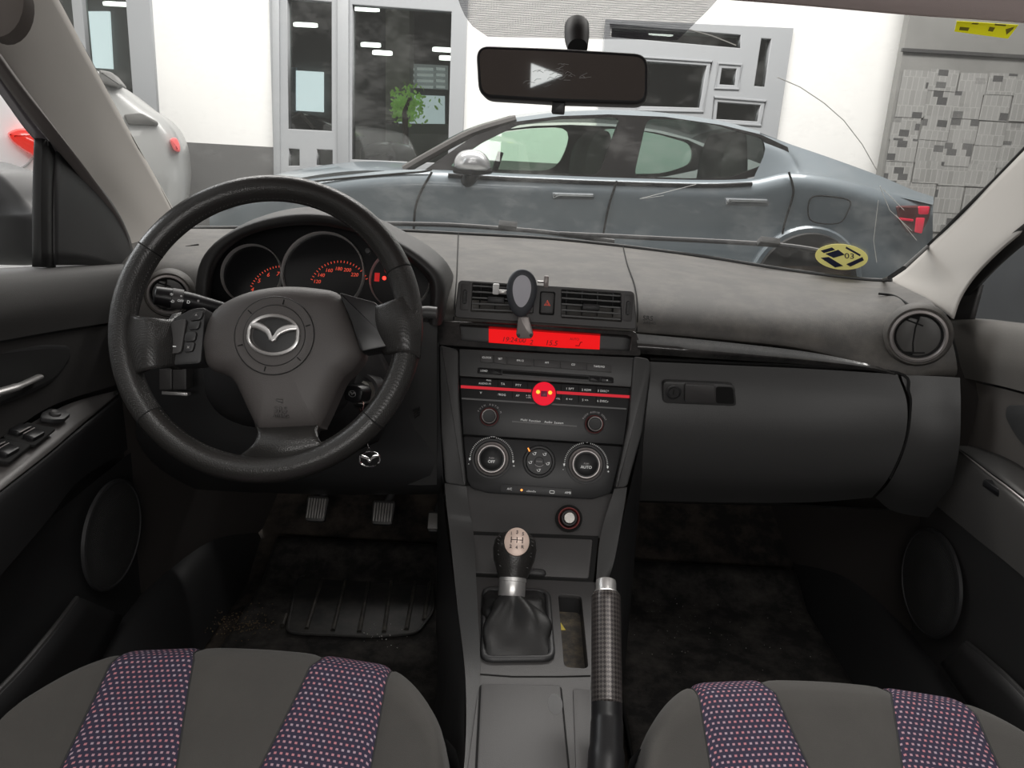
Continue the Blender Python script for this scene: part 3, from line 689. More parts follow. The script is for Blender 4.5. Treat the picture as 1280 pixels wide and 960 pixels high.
dial_txt(x0 + .012, y0 - .016, r, [], g, .01)
a, b = C.px(352, 374, .002); ticks(C, a, b, .0525, 94, 160, 14, g, redlit, .0018, .003, .0005)
x0, y0, r, g = gauge(404, 341, 52, 1)
for s_, x, y in (('100', 380, 369), ('120', 396, 352), ('140', 401, 344), ('160', 411, 338), ('180', 423, 336), ('200', 434, 337.5), ('220', 443, 343.5)):
    a, b = C.px(x, y, .002); text(s_, C, a, b, .0016, .0082, redlit, g, shear=.15)
a0, b0 = C.px(424, 364, .002); ticks(C, a0, b0, .047, 28, 160, 22, g, redlit, .0018, .0035, .0005)
x0, y0, r, g = gauge(500, 350, 38, 2)
M().lathe(C, x0 - .026, y0 + .002, [(.003, .001), (.003, .003), (0, .0035)], 20).build('warning_lamp', redwarn, g)
M().lathe(C, x0 - .018, y0 + .017, [(.009, .001), (.009, .0022), (0, .0024)], 20).build('warning_lamp', mat('dim_red_glow', (.3, .01, .01), .4, emit=(1, .02, .02), es=.35), g)
M().box(C, x0 - .042, x0 - .034, y0 - .004, y0 + .010, .001, .002).build('warning_lamp', mat('dim_red_glow', (.3, .01, .01), .4), g)
a, b = C.px(460, 314, .003); M().lathe(C, a, b, [(.0045, -.001), (.0045, .006), (.004, .007), (0, .0072)], 20).build('trip_button', mat('button_grey', (.1, .1, .1), .4), clus)
# hood: arch lofted from dash top, over the lip and down inside
arch_out = [(246, 405), (247, 345), (262, 310), (300, 283), (350, 268), (400, 266), (450, 276), (495, 297), (535, 322), (556, 350), (552, 405)]
arch_in = [(262, 405), (262, 350), (275, 318), (305, 295), (350, 283), (400, 281), (448, 291), (490, 310), (525, 334), (541, 358), (538, 405)]
o1 = [P(x, y, 1.17 + .00012 * abs(x - 400)) for x, y in arch_out]
back = [p + Vector((0, .22, -.035 + (0 if 300 < q[0] < 500 else -.0))) for p, q in zip(o1, arch_out)]
midb = [p + Vector((0, .08, .003)) for p in o1]
lip = [a.lerp(b, .5) + Vector((0, -.012, 0)) for a, b in zip(o1, [P(x, y, 1.175) for x, y in arch_in])]
i1 = [P(x, y, 1.178) for x, y in arch_in]
ctr = P(400, 350, 1.24)
i2 = [P(x + (400 - x) * .03, y + 1, 1.25) for x, y in arch_in]
hd = M().loft([back, midb, o1, lip, i1, i2], 5, 4)
hd.build('hood', mat('hood_plastic', (.035, .034, .034), .5, bump=.25, bscale=900), clus, smooth=60)
0 and M().loft(px2([[(535, 318, 1.19), (556, 345, 1.185), (554, 410, 1.18)], [(552, 312, 1.235), (572, 345, 1.23), (566, 402, 1.232)]]), 4, 3)

# ================================================================ lower left dash and column
M().loft(px2([[(170, 398, 1.23), (250, 400, 1.235), (400, 402, 1.23), (548, 405, 1.222)], [(170, 430, 1.22), (250, 440, 1.21), (400, 445, 1.2), (549, 432, 1.2)],
              [(170, 500, 1.22), (250, 510, 1.2), (400, 520, 1.19), (550, 520, 1.15)], [(170, 560, 1.25), (250, 580, 1.22), (400, 600, 1.19), (555, 608, 1.12)], [(170, 600, 1.4), (250, 612, 1.4), (400, 618, 1.4), (555, 618, 1.4)]]), 5, 5).build('lower_knee_panel', plasticd, dash)
M().loft(px2([[(498, 404, 1.2), (520, 402, 1.195), (547, 404, 1.19)], [(500, 450, 1.19), (522, 450, 1.178), (546, 436, 1.17)], [(490, 520, 1.18), (520, 530, 1.15), (546, 530, 1.13)], [(470, 600, 1.18), (510, 606, 1.14), (546, 606, 1.1)]]), 4, 4).build('knee_panel_insert', stackpl, dash)
f = tilted(P(521, 516, 1.145), 10); em = M()
for i in range(4): em.box(f.at(0, .006 - i * .004, 0, R(35)), -.006 + i * .001, .006, -.0007, .0007, .0, .006)
em.build('vent_slot', gap, dash)
# light switches left of column
Q = tilted(P(213, 475, 1.16), 10)
for a4 in ([(199, 461), (215, 461), (215, 487), (199, 487)], [(216, 461), (233, 461), (233, 487), (216, 487)]):
    M().plate(Q, rounded(quad(Q, a4, .003), .002), -.02, .004, .0015).build('dash_switch', plastic, dash)
M().plate(Q, quad(Q, [(202, 489), (234, 491), (234, 495), (202, 493)], .004), -.01, .004, .0005).build('silver_edge', silver, dash)
# side air vents (round)
def round_vent(x, y, Y, rp, nrm, lbl):
    o = P(x, y, Y); f = Frame(o, Vector((1, 0, 0)) - Vector(nrm) * Vector(nrm).x, (0, 0, 1)); 
    f = Frame(o, f.u, Vector((0, 0, 1)) - f.u * f.u.z)
    r = rp / F * (o - CAM).dot(_f)
    v = M().lathe(f, 0, 0, [(r * 1.18, -.03), (r * 1.18, -.002), (r * 1.08, .0035), (r * 1.0, .002), (r * .99, -.002)], 56, cap=False).build('round_air_vent', dashpl, dash, label=lbl)
    M().lathe(f, 0, 0, [(r * 1.0, .0), (r * .985, .006), (r * .9, .0075), (r * .84, .004), (r * .82, -.005)], 56, cap=False).build('silver_ring', greym, v)
    M().lathe(f, 0, 0, [(r * .83, .0), (r * .80, .0045), (r * .77, .003), (r * .76, -.03), (0, -.03)], 48).build('vent_barrel', gap, v)
    fl = M()
    h = .34
    fl.plate(f, [(r * .76 * math.cos(R(t)), r * .76 * math.sin(R(t))) for t in list(range(118, 243, 8))] + [(-r * .12, -r * .62), (-r * .17, -.3 * r), (-r * .17, .3 * r), (-r * .12, r * .62)], -.012, .001, .001)
    fl.build('flap', mat('vent_flap', (.075, .073, .07), .45), v)
    fr2 = M(); fr2.plate(f, [(r * .76 * math.cos(R(t)), r * .76 * math.sin(R(t))) for t in list(range(-98, 99, 8))] + [(-r * .06, 0.62 * r), (-r * .13, .3 * r), (-r * .13, -.3 * r), (-r * .06, -.62 * r)], -.012, .001, .001)
    fr2.build('flap', mat('vent_flap', (.075, .073, .07), .45), v)
    M().tube([f.pt(r * .76 * math.cos(R(130)), r * .76 * math.sin(R(130)), .001), f.pt(r * .1, r * .4, .001)], .0012, 6).build('vent_rib', gap, v)
    M().tube([f.pt(r * .76 * math.cos(R(-130)), -r * .7, .001), f.pt(r * .3, -r * .62, .001)], .0012, 6).build('vent_rib', gap, v)
    return v
round_vent(1148, 420, 1.19, 33, (-.35, -1, .1), 'round vent with satin silver ring at the passenger end')
round_vent(211, 368, 1.2, 25, (.3, -1, .1), 'round vent half hidden by the steering wheel rim')

# ================================================================ steering wheel
WO = P(342, 413, .93)
W = Frame(WO, (1, 0, 0), (0, math.sin(R(23)), math.cos(R(23)))); W.o = WO
sw_ = thing('steering_wheel', 'worn black leather three-spoke steering wheel with winged oval badge', 'steering wheel', tuple(WO))
RM = .1725; TR = .0158
def rim_arc(a0, a1, matl, name, r=TR, n=40, cap=True):
    pth = [W.pt(RM * math.cos(R(a0 + (a1 - a0) * i / n)), RM * math.sin(R(a0 + (a1 - a0) * i / n)), .028) for i in range(n + 1)]
    m_ = M().tube(pth, r, 20, up=W.n, cap=cap, flat=1.05); return m_.build(name, matl, sw_)
rim_arc(27, 150, leather, 'rim_grip', n=60); rim_arc(150.6, 222, perf, 'rim_grip'); rim_arc(222.6, 322, leather, 'rim_grip', n=50); rim_arc(322.6, 386.4, perf, 'rim_grip')
for a in (26.7, 150.3, 222.3, 322.3): rim_arc(a - .25, a + .25, gap, 'rim_seam', TR * 1.012, 2)
# stitches on the inner rim
for a0, a1 in ((30, 150), (152, 196), (224, 262), (278, 322), (336, 360)):
    st = M(); n = int((a1 - a0) / 1.7)
    for i in range(n):
        a = R(a0 + (a1 - a0) * i / n); b = a + .014; rr = RM - TR * .93
        st.tube([W.pt(rr * math.cos(a), rr * math.sin(a), .0335), W.pt(rr * math.cos(b) , rr * math.sin(b), .0305)], .00055, 5)
    st.build('stitching', stitch, sw_)
# airbag pad
pad = [(250, 440), (249, 420), (262, 386), (298, 364.5), (345, 355), (393, 357), (423, 366), (438, 400), (451, 436), (440, 458), (425, 473), (410, 505), (398, 530), (390, 535), (330, 540), (318, 535), (305, 510), (286, 473), (262, 462), (253, 453)]
pp = quad(W, pad, .03); pp = [tuple(p) for p in csmooth([Vector((x, y, 0)) for x, y in pp], 4)]; pp = [(p[0], p[1]) for p in pp]
bx, by = W.px(347, 425, .03)
hub = M().dome(W, pp, bx, by, lambda t: .014 + .024 * max(0, 1 - t ** 5) ** .6, 14, back=-.02).build('airbag_cover', mat('airbag_cover_plastic', (.075, .068, .066), .5, bump=.3, bscale=900), sw_)
# circular recess round the badge and badge
cx, cy = W.px(342.5, 419, .04)
rc = M(); n = 64
rc.lathe(W, cx, cy, [(.048, .0362), (.0475, .0388), (.0465, .0392), (.0445, .0392), (.0385, .0385), (.0365, .0395), (.035, .0398), (0, .0398)], 64).build('badge_ring', mat('airbag_cover_plastic', (.075, .068, .066), .5), sw_)
M().lathe(W, cx, cy, [(.0478, .0390), (.0472, .0396), (.0464, .0390)], 64, cap=False).build('ring_groove', mat('groove_plastic', (.02, .02, .02), .5), sw_)
M().lathe(W, cx, cy, [(.0372, .0392), (.0366, .0398), (.0359, .0394)], 64, cap=False).build('ring_groove', mat('groove_plastic', (.02, .02, .02), .5), sw_)
for k in range(6):
    a = R(90 + 60 * k - 10); M().box(W.at(cx + .0415 * math.cos(a), cy + .0415 * math.sin(a), .0385, a), -.003, .003, -.0006, .0006, 0, .0012).build('ring_notch', gap, sw_)
M().dome(W, circ(cx, cy, .026, .021, 48), cx, cy, lambda t: .0397 + .002 * (1 - t * t), back=.038).build('badge_field', plasticd, sw_)
emblem('badge', W, cx, cy, .058, silver, sw_, c=.0425, th=.0036)
for tx, x, y, s_ in (('SRS', 350, 512, .0105), ('AIRBAG', 350, 519.5, .0055)):
    a, b = W.px(x, y, .037); text(tx, W, a, b, .0345 if tx == 'SRS' else .0325, s_, mat('embossed_plastic', (.04, .036, .035), .5), hub, th=.0009)
a, b = W.px(349, 501, .037); M().tube([W.pt(a - .004, b + .002, .0362), W.pt(a + .004, b + .002, .0362), W.pt(a + .004, b - .002, .0362), W.pt(a - .004, b, .0362)], .0004, 5, closed=True).build('horn_symbol', mat('groove_plastic', (.02, .02, .02), .5), hub)
# right spoke insert, left spoke with buttons
q = rounded(quad(W, [(424, 366), (471, 379), (484, 405), (494, 432), (452, 440), (439, 400)], .03), .004)
gp = M().plate(W, q, -.005, .0335, .002).build('spoke_insert', mat('dark_satin_plastic', (.018, .018, .019), .33), sw_)
q = rounded(quad(W, [(258, 384), (252, 455), (203, 458), (204, 428), (212, 400), (240, 386)], .02), .006)
lsp = M().plate(W, q, -.01, .022, .003).build('button_pod', plasticd, sw_)
for a4 in ([(212, 402), (233, 398), (226, 441), (206, 443)],):
    M().plate(W, rounded(quad(W, a4, .028), .005), .015, .0275, .0012).build('rocker_button', plastic, sw_)
for a4, s_ in (([(240, 391), (254, 388), (250, 399), (236, 401)], '^'), ([(236, 402), (250, 400), (247, 411), (234, 412)], ''), ([(231, 415), (245, 414), (243, 426), (229, 427)], ''), ([(230, 428), (243, 427), (240, 439), (228, 440)], 'x')):
    bt_ = M().plate(W, rounded(quad(W, a4, .028), .0035), .015, .0268, .0009).build('spoke_button', btnpl, sw_)
    if s_:
        xx = sum(p[0] for p in a4) / 4; yy = sum(p[1] for p in a4) / 4; a, b = W.px(xx, yy, .027); text(s_, W, a, b, .0269, .006, dimprint, bt_)
a, b = W.px(217, 433, .0275); M().box(W, a - .003, a + .003, b - .0005, b + .0005, .0275, .0279).build('minus_mark', white, sw_)
# leather spokes: left, right, bottom
def spoke(rows, name='leather_spoke', mt=leather):
    m_ = M(); fr_ = [[W.pt(*W.px(x, y, c), c) for x, y, c in r] for r in rows]
    m_.loft(fr_, 6, 6); return m_.build(name, mt, sw_, thick=.012, smooth=70)
spoke([[(166, 392, .022), (167, 430, .028), (174, 468, .022)], [(186, 400, .034), (187, 430, .036), (190, 462, .032)], [(206, 402, .020), (206, 430, .024), (206, 458, .020)], [(216, 392, .004), (216, 430, .008), (216, 462, .004)]], mt=perf)
spoke([[(470, 380, .012), (478, 410, .02), (490, 440, .012)], [(480, 384, .026), (487, 410, .031), (498, 440, .026)], [(497, 378, .034), (505, 410, .038), (507, 440, .034)], [(514, 372, .026), (522, 410, .03), (520, 448, .026)]], mt=perf)
spoke([[(318, 528, .012), (350, 528, .014), (400, 526, .012)], [(322, 540, .03), (352, 542, .034), (396, 538, .03)], [(316, 556, .036), (352, 560, .040), (402, 554, .036)], [(296, 572, .026), (352, 580, .034), (420, 566, .026)]])
# ---- column, stalks, ignition
colm = thing('steering_column', 'black plastic steering column shroud behind the wheel', 'steering column', tuple(P(350, 480, 1.05)))
ring_ = lambda cx, cy, w, h, Y: [P(cx + w * math.copysign(abs(math.cos(t)) ** .7, math.cos(t)), cy + h * math.copysign(abs(math.sin(t)) ** .7, math.sin(t)), Y) for t in [2 * math.pi * i / 24 for i in range(24)]]
shr = M().loft([ring_(352, 460, 30, 30, .95), ring_(352, 455, 92, 72, .99), ring_(356, 458, 100, 78, 1.06), ring_(365, 460, 92, 70, 1.15), ring_(370, 455, 84, 62, 1.25)], 2, 4, cu=True)
shr.build('column_shroud', plasticd, colm)
M().loft([[P(x, y, Y) for x, y, Y in r] for r in ([(395, 440, 1.02), (430, 430, 1.02), (470, 435, 1.04)], [(395, 480, 1.0), (440, 480, 1.0), (488, 478, 1.04)], [(390, 530, 1.02), (440, 530, 1.03), (480, 520, 1.06)], [(380, 560, 1.1), (430, 560, 1.1), (470, 545, 1.12)])], 5, 5).build('ignition_shroud', plasticd, colm, thick=.01)
IG = Frame(P(453, 490, 1.0), (.93, -.35, 0), (0, .2, .98))
M().lathe(IG, 0, 0, [(.026, -.02), (.025, .0), (.0215, .003), (.02, 0)], 40, cap=False).build('ignition_collar', plasticd, colm)
M().lathe(IG, 0, 0, [(.0165, -.01), (.016, .004), (.013, .0055), (.0125, 0)], 40, cap=False).build('ignition_ring', mat('pale_ring', (.4, .39, .36), .5), colm)
key = thing('ignition_key', 'black car key turned in the ignition lock', 'key', tuple(IG.pt(.004, 0, .01)))
kq = [(-.008, .011), (.012, .012), (.018, .006), (.017, -.008), (.008, -.013), (-.009, -.011), (-.011, 0)]
M().plate(IG, rounded(kq, .004), .006, .03, .004).build('key_head', blackgl, key)
emblem('key_badge', IG, .003, .0, .010, mat('badge_grey', (.3, .3, .3), .4, metal=.6), key, c=.0302, th=.0010)
M().tube([IG.pt(0, 0, -.008), IG.pt(0, 0, .008)], .006, 12).build('key_blade', silver, key)
kr = thing('keyring', 'silver oval winged-badge keyring dangling below the wheel rim', 'keyring', tuple(P(462, 572, .99)))
M().tube(crom([IG.pt(.012, -.008, .02), IG.pt(.017, -.013, .022), IG.pt(.012, -.024, .018), IG.pt(.006, -.02, .014)], 5), .0012, 8).build('split_ring', mat('copper_ring', (.6, .4, .35), .25, metal=1), kr)
KF = Frame(P(462, 574, .985), (1, .1, .06), (0, .1, 1))
ch = M(); a_, b_ = IG.pt(.012, -.024, .018), KF.pt(0, .0115, 0)
for i in range(10):
    c_ = a_.lerp(b_, (i + .5) / 10); dv_ = (b_ - a_) / 20 * 1.25; sd = Vector((.0016, 0, 0)) if i % 2 else Vector((0, .0016, 0))
    ch.tube([c_ - dv_, c_ + sd, c_ + dv_, c_ - sd], .0004, 5, closed=True)
ch.build('chain', chrome, kr); emblem('badge_fob', KF, 0, 0, .027, chrome, kr, th=.0023)
# indicator stalk
stk = thing('indicator_stalk', 'black indicator and light stalk with white symbols left of the column', 'control stalk', tuple(P(230, 376, 1.03)))
a_, b_, c_ = P(192, 369, 1.02), P(240, 377, 1.04), P(300, 392, 1.06)
M().tube([a_, a_.lerp(b_, .04), a_.lerp(b_, .45)], [.010, .0125, .0135], 20).build('stalk_tip', blackgl, stk)
M().tube([a_.lerp(b_, .46), a_.lerp(b_, .75)], [.0142, .0142], 20).build('light_switch_ring', plastic, stk)
M().tube([a_.lerp(b_, .76), b_, c_], [.0125, .012, .009], 20).build('stalk_arm', blackgl, stk)
SF = Frame(P(218, 372, 1.018), b_ - a_, (0, .2, 1))
text('*', SF, -.004, .002, .0, .009, white, stk); text('OFF', SF, .008, -.003, .001, .0045, white, stk); text('-D', SF, -.002, -.0055, .0, .005, white, stk); text('o', SF, .008, .004, .001, .0045, white, stk); text('D', SF, .018, -.003, .0, .006, white, stk); text('#', SF, .03, .001, .0, .005, dimprint, stk)
wst = M().tube([P(470, 392, 1.08), P(535, 390, 1.09), P(546, 391, 1.09)], [.009, .0105, .010], 16, flat=.85).build('wiper_stalk', mat('stalk_end', (.1, .1, .1), .35), None)
tag(wst, 'grey-tipped wiper stalk poking out right of the wheel rim', 'control stalk')

# ================================================================ phone holder clipped on the vent
ph = thing('phone_holder', 'grey oval magnetic phone mount clipped to the central air vent', 'phone mount', tuple(P(652, 370, 1.2)))
PF = tilted(P(652, 366, 1.2), 4)
egg = [(x_ * (1 + .16 * y_ / .0375) , y_) for x_, y_ in circ(0, 0, .0235, .0375, 48)]
egg = [(x_, y_ + .0) for x_, y_ in egg]
M().dome(PF, egg, 0, 0, lambda t: .012 + .006 * math.sqrt(max(0, 1 - t ** 4)), 12, back=0).build('mount_pad', mat('dark_grey_rubber', (.045, .05, .058), .55), ph)
egg2 = [(x_ * .60 + .0, y_ * .66 + .004) for x_, y_ in egg]
M().dome(PF, egg2, 0, .004, lambda t: .0186 + .001 * (1 - t), 6, back=.014).build('metal_disc', mat('grey_speckled_plate', (.55, .55, .6), .5, bump=.2, bscale=600), ph)
q = quad(PF, [(648, 395), (661, 396), (667, 418), (664, 423), (648, 423), (645, 418)], .006)
M().plate(PF, rounded(q, .002), .003, .009, .002).build('lower_arm', mat('beige_grey_metal', (.3, .27, .26), .4, metal=.4), ph)
for x in (648, 664): a, b = PF.px(x, 419, .009); M().lathe(PF, a, b, [(.0028, .004), (.0028, .0105), (0, .011)], 16).build('arm_tip', plasticd, ph)
a, b = PF.px(620, 361, .0)
M().box(PF, a - .005, a + .005, b - .009, b + .008, -.004, .004, .002).build('clip_tab', mat('white_plastic', (.75, .75, .74), .4), ph)
M().box(PF, a + .003, a + .02, b - .008, b - .001, -.004, .0, .001).build('clip_arm', silver, ph)
a, b = PF.px(683, 352, .0)
M().tube([PF.pt(a - .014, b - .001, 0), PF.pt(a - .004, b - .001, 0)], .0018, 8).build('clip_arm', silver, ph)
M().box(PF, a - .004, a + .0035, b - .009, b + .009, -.003, .003, .0015).build('clip_tab', mat('beige_grey_metal', (.3, .27, .26), .4), ph)
M().tube([PF.pt(0, 0, .001), PF.pt(-.002, -.004, -.05)], .007, 12).build('vent_clamp', plasticd, ph)

# ================================================================ seats
def seat(cx, lab, s0=0):
    t = thing('front_seat', lab, 'car seat', (cx, .45, 0))
    HW = .255
    def S3(u, v):     # u -1..1 across, v 0 front-bottom .. 1 rear
        X = cx + u * HW; au = abs(u)
        front = .812 - .02 * au ** 2 - .13 * max(0, au - .55) ** 1.6 * 3.2 - .03 * au ** 6
        ztop = .333 - .022 * au ** 2 + .008 * math.exp(-((au - .78) / .17) ** 2) - .095 * max(0, au - .86) ** 1 * (au - .86) * 50 / 1
        ztop -= .008 * math.exp(-(u / .2) ** 2) * 0
        if v < .3:          # rolling front edge
            a = v / .3; ang = (math.pi / 2) * a; r = .055
            y = front - r + r * math.cos(ang) + (0 if a > 0 else 0); z = ztop - r + r * math.sin(ang)
            if a < .001: z -= .1
        else:
            a = (v - .3) / .7; y = front - .055 - a * .5; z = ztop - .09 * min(1, a / .45) - .02 * a
        return Vector((X, y, z))
    def patch(f0, f1, name, mt, nu=14, nv=40, inflate=.0035):
        rows = []; uvd = {}
        for i in range(nv + 1):
            v = i / nv; row = []
            for j in range(nu + 1):
                k = j / nu; u = f0(v) + (f1(v) - f0(v)) * k
                p = S3(u, v); e = min(k, 1 - k) * nu / 1.2
                p += Vector((0, .3 if v < .3 else 0, 1)) * (inflate * min(1, e) - .0)
                row.append(p); uvd[(i, j)] = (p.x, (.3 - v) * .29 if v < .3 else (.3 - v) * .72)
            rows.append(row)
        m_ = M().grid(rows, uv=lambda i, j: uvd[(i, j)]); return m_.build(name, mt, t, smooth=60)
    cw = lambda v: .29 - .13 * max(0, min(1, (v - .24) / .22)) ** 1.2; ow = lambda v: .62 - .01 * v
    patch(lambda v: -cw(v), lambda v: cw(v), 'centre_panel', seatgrey)
    patch(lambda v: -ow(v), lambda v: -cw(v), 'dotted_panel', dotfab, 20); patch(lambda v: cw(v), lambda v: ow(v), 'dotted_panel', dotfab, 20)
    patch(lambda v: -1, lambda v: -ow(v), 'bolster', seatgrey, 16); patch(lambda v: ow(v), lambda v: 1, 'bolster', seatgrey, 16)
    for fn in (lambda v: -ow(v), lambda v: -cw(v), cw, ow):
        M().tube([S3(fn(i / 40), i / 40) + Vector((0, 0, .0005)) for i in range(2, 41)], .0011, 6).build('seam_piping', mat('dark_piping', (.02, .02, .022), .7), t)
    sk = M(); rws = []
    per = [(-HW, .18), (-HW, .60), (-HW * .86, .70), (-HW * .5, .745), (0, .755), (HW * .5, .745), (HW * .86, .70), (HW, .60), (HW, .18)]
    sk.loft([[Vector((cx + x * 1.0, y, .30 if abs(x) > .2 else .27)) for x, y in per], [Vector((cx + x * 1.01, y, .2)) for x, y in per], [Vector((cx + x * .9, y - .04, .08)) for x, y in per]], 4, 3)
    sk.build('seat_base', plasticd, t)
    M().box(Frame((cx, .2, .0)), -.2, -.16, 0, .09, -.4, .2).build('rail', gap, t); M().box(Frame((cx, .2, .0)), .16, .2, 0, .09, -.4, .2).build('rail', gap, t)
    return t
seat(-.335, 'grey cloth driver seat cushion with red-dotted stripes below the steering wheel')
seat(.335, 'grey cloth passenger seat cushion with red-dotted stripes beside the handbrake')

# ================================================================ floor, tunnel, mats, pedals
fl = M().grid([[Vector((x, y, z + .006 * math.sin(x * 9 + y * 7))) for x in [-.75 + .1 * i for i in range(16)]] for y, z in ((-.3, -.01), (.4, -.01), (.8, -.01), (1.2, -.01), (1.45, .0), (1.6, .04), (1.75, .14), (1.85, .35), (1.88, .7))])
struct(fl.build('floor', carpet, None))
def sill(sx, nm):
    s_ = M().loft([[Vector((sx * x, y, z)) for y in (-.3, .5, 1.0, 1.35, 1.6)] for x, z in ((.60, 0), (.625, .06), (.66, .11), (.70, .12), (.74, .10))], 4, 4)
    s_.build(nm, plasticd, None); return bpy.data.objects[nm]
struct(sill(-1, 'trim_1')); struct(sill(1, 'trim_2'))
# kick panels in front of the doors
for sx, nm in ((-1, 'trim_3'), (1, 'trim_4')):
    k = M().loft([[Vector((sx * x, y, z)) for y, x in ((1.2, .70), (1.4, .67), (1.6, .62), (1.85, .58))] for z in (.05, .25, .45, .62)], 4, 4); struct(k.build(nm, mat('kick_panel_carpet', (.03, .025, .023), .95), None))
# driver mat
def floor_mat(x0, x1, y0, y1, lab, ribs, wavy=0):
    t = thing('floor_mat', lab, 'floor mat', ((x0 + x1) / 2, (y0 + y1) / 2, .01))
    f = Frame((0, 0, .008), (1, 0, 0), (0, 1, 0)); pts = rounded([(x0, y0), (x1, y0), (x1, y1), (x0, y1)], .06, 6)
    z = lambda x, y: .016 * math.sin(x * 13 + 1) * math.exp(-((y - y0) / .06) ** 2) * wavy
    m_ = M(); nx, ny = 30, 24; rows = [[Vector((x0 + (x1 - x0) * i / nx, y0 + (y1 - y0) * j / ny + (.03 * math.cos((i / nx - .5) * 3) if j == 0 else 0) * -1, .012 + abs(z(x0 + (x1 - x0) * i / nx, y0 + (y1 - y0) * j / ny)) + max(0, y0 + (y1 - y0) * j / ny - 1.45) * .45)) for i in range(nx + 1)] for j in range(ny + 1)]
    m_.grid(rows); m_.build('mat_sheet', matmat, t, thick=.006)
    ed = [r[0] for r in rows] + rows[-1][1:] + [r[-1] for r in rows[::-1]][1:] + rows[0][::-1][1:-1]
    M().tube(ed, .0045, 8, closed=True, up=(0, 0, 1)).build('mat_binding', rubber, t)
    return t
dm = floor_mat(-.56, -.14, 1.02, 1.56, 'worn black driver floor mat with moulded heel-pad ribs', 1)
# heel pad with ribs (placed by where it shows on the floor)
hpz = .022
hq = [PZ(x, y, hpz) for x, y in ((358, 792), (470, 797), (522, 792), (541, 765), (542, 716), (450, 713), (372, 722))]
f = Frame((0, 0, hpz), (1, 0, 0), (0, 1, 0)); hp2 = rounded([(p.x, p.y) for p in hq], .02, 4)
hpd = M().plate(f, hp2, -.004, .001, .0008).build('heel_pad', mat('heel_pad_rubber', (.028, .028, .028), .5, dust=.6, dcol=(.11, .1, .09), dscale=25), dm)
M().tube([f.pt(x, y, .001) for x, y in hp2], .003, 8, closed=True, up=(0, 0, 1)).build('pad_rim', mat('heel_pad_rubber', (.028, .028, .028), .5), dm)
for (xa, ya), (xb, yb) in (((353, 782), (358, 768)), ((383, 786), (402, 726)), ((416, 788), (432, 726)), ((449, 790), (461, 727)), ((480, 790), (489, 727)), ((508, 787), (519, 727)), ((530, 775), (538, 722))):
    M().tube([PZ(xa, ya, hpz + .002), PZ(xb, yb, hpz + .002)], [.0045, .0035], 8).build('rib', mat('rib_rubber', (.045, .043, .04), .45, dust=.6, dcol=(.2, .18, .15), dscale=40), hpd)
floor_mat(.17, .60, .98, 1.55, 'thin black passenger floor mat with a curled rear edge', 0, 1.6)
# crumbs and lint
def crumbs(name, lab, pts, mt, s_):
    m_ = M()
    for p in pts:
        r = s_ * random.uniform(.4, 1.4); f_ = Frame(p, (math.cos(p.x * 999), math.sin(p.x * 999), 0), (0, 0, 1))
        m_.dome(f_, circ(0, 0, r, r * .7, 5, random.random()), 0, 0, lambda t: r * .5 * (1 - t), 2, back=-r * .4)
    o = m_.build(name, mt, None); o['kind'] = 'stuff'; tag(o, lab, 'dirt')
pts = [PZ(random.gauss(300, 22), random.gauss(778, 9), .022) for _ in range(220)] + [PZ(random.gauss(268, 5), random.gauss(752, 12), .022) for _ in range(50)]
crumbs('dry_crumbs', 'scatter of brown dry crumbs on the driver floor carpet', pts, mat('brown_crumbs', (.16, .11, .06), .9), .0014)
pts = [PZ(random.gauss(845, 35), random.gauss(775, 30), .024) for _ in range(70)] + [PZ(random.gauss(980, 30), random.gauss(780, 45), .024) for _ in range(25)]
crumbs('pale_lint', 'specks of pale lint on the passenger floor mat', pts, mat('pale_lint', (.35, .34, .32), .9), .0009)
pts = [PZ(random.gauss(482, 14), random.gauss(795, 8), .028) for _ in range(22)]
crumbs('white_grit', 'white grit at the bottom edge of the driver heel pad', pts, mat('white_grit', (.6, .58, .55), .7), .0014)
# pedals
def pedal(x, y, Y, w, h, lab, arm=True):
    f = tilted(P(x, y, Y), 38); t = thing('foot_pedal', lab, 'pedal', tuple(f.o))
    pd = M().plate(f, rounded([(-w / 2, -h / 2), (w / 2, -h / 2), (w / 2 + .003, h / 2), (-w / 2 - .003, h / 2)], .008), -.008, .004, .003).build('pedal_pad', mat('pedal_rubber', (.035, .034, .033), .5), t)
    rb = 7
    for i in range(rb):
        xx = -w / 2 + w * (i + .7) / (rb + .4); M().box(f, xx - .002, xx + .002, -h / 2 + .006, h / 2 - .006, .003, .0075, .001).build('rib', mat('pedal_rib', (.24, .23, .22), .4), pd)
    M().tube(crom([f.pt(0, .01, -.008), f.pt(.012, .06, -.02), f.pt(.02, .15, .0), f.pt(.02, .26, .02)], 5), .008, 10).build('pedal_arm', mat('pedal_steel', (.08, .08, .08), .5, metal=.5), t)
pedal(396, 636, 1.5, .042, .055, 'ribbed clutch pedal, furthest left of the three')
pedal(479, 641, 1.5, .044, .052, 'ribbed brake pedal in the middle of the footwell')
pedal(542, 652, 1.48, .022, .045, 'narrow accelerator pedal beside the centre console')
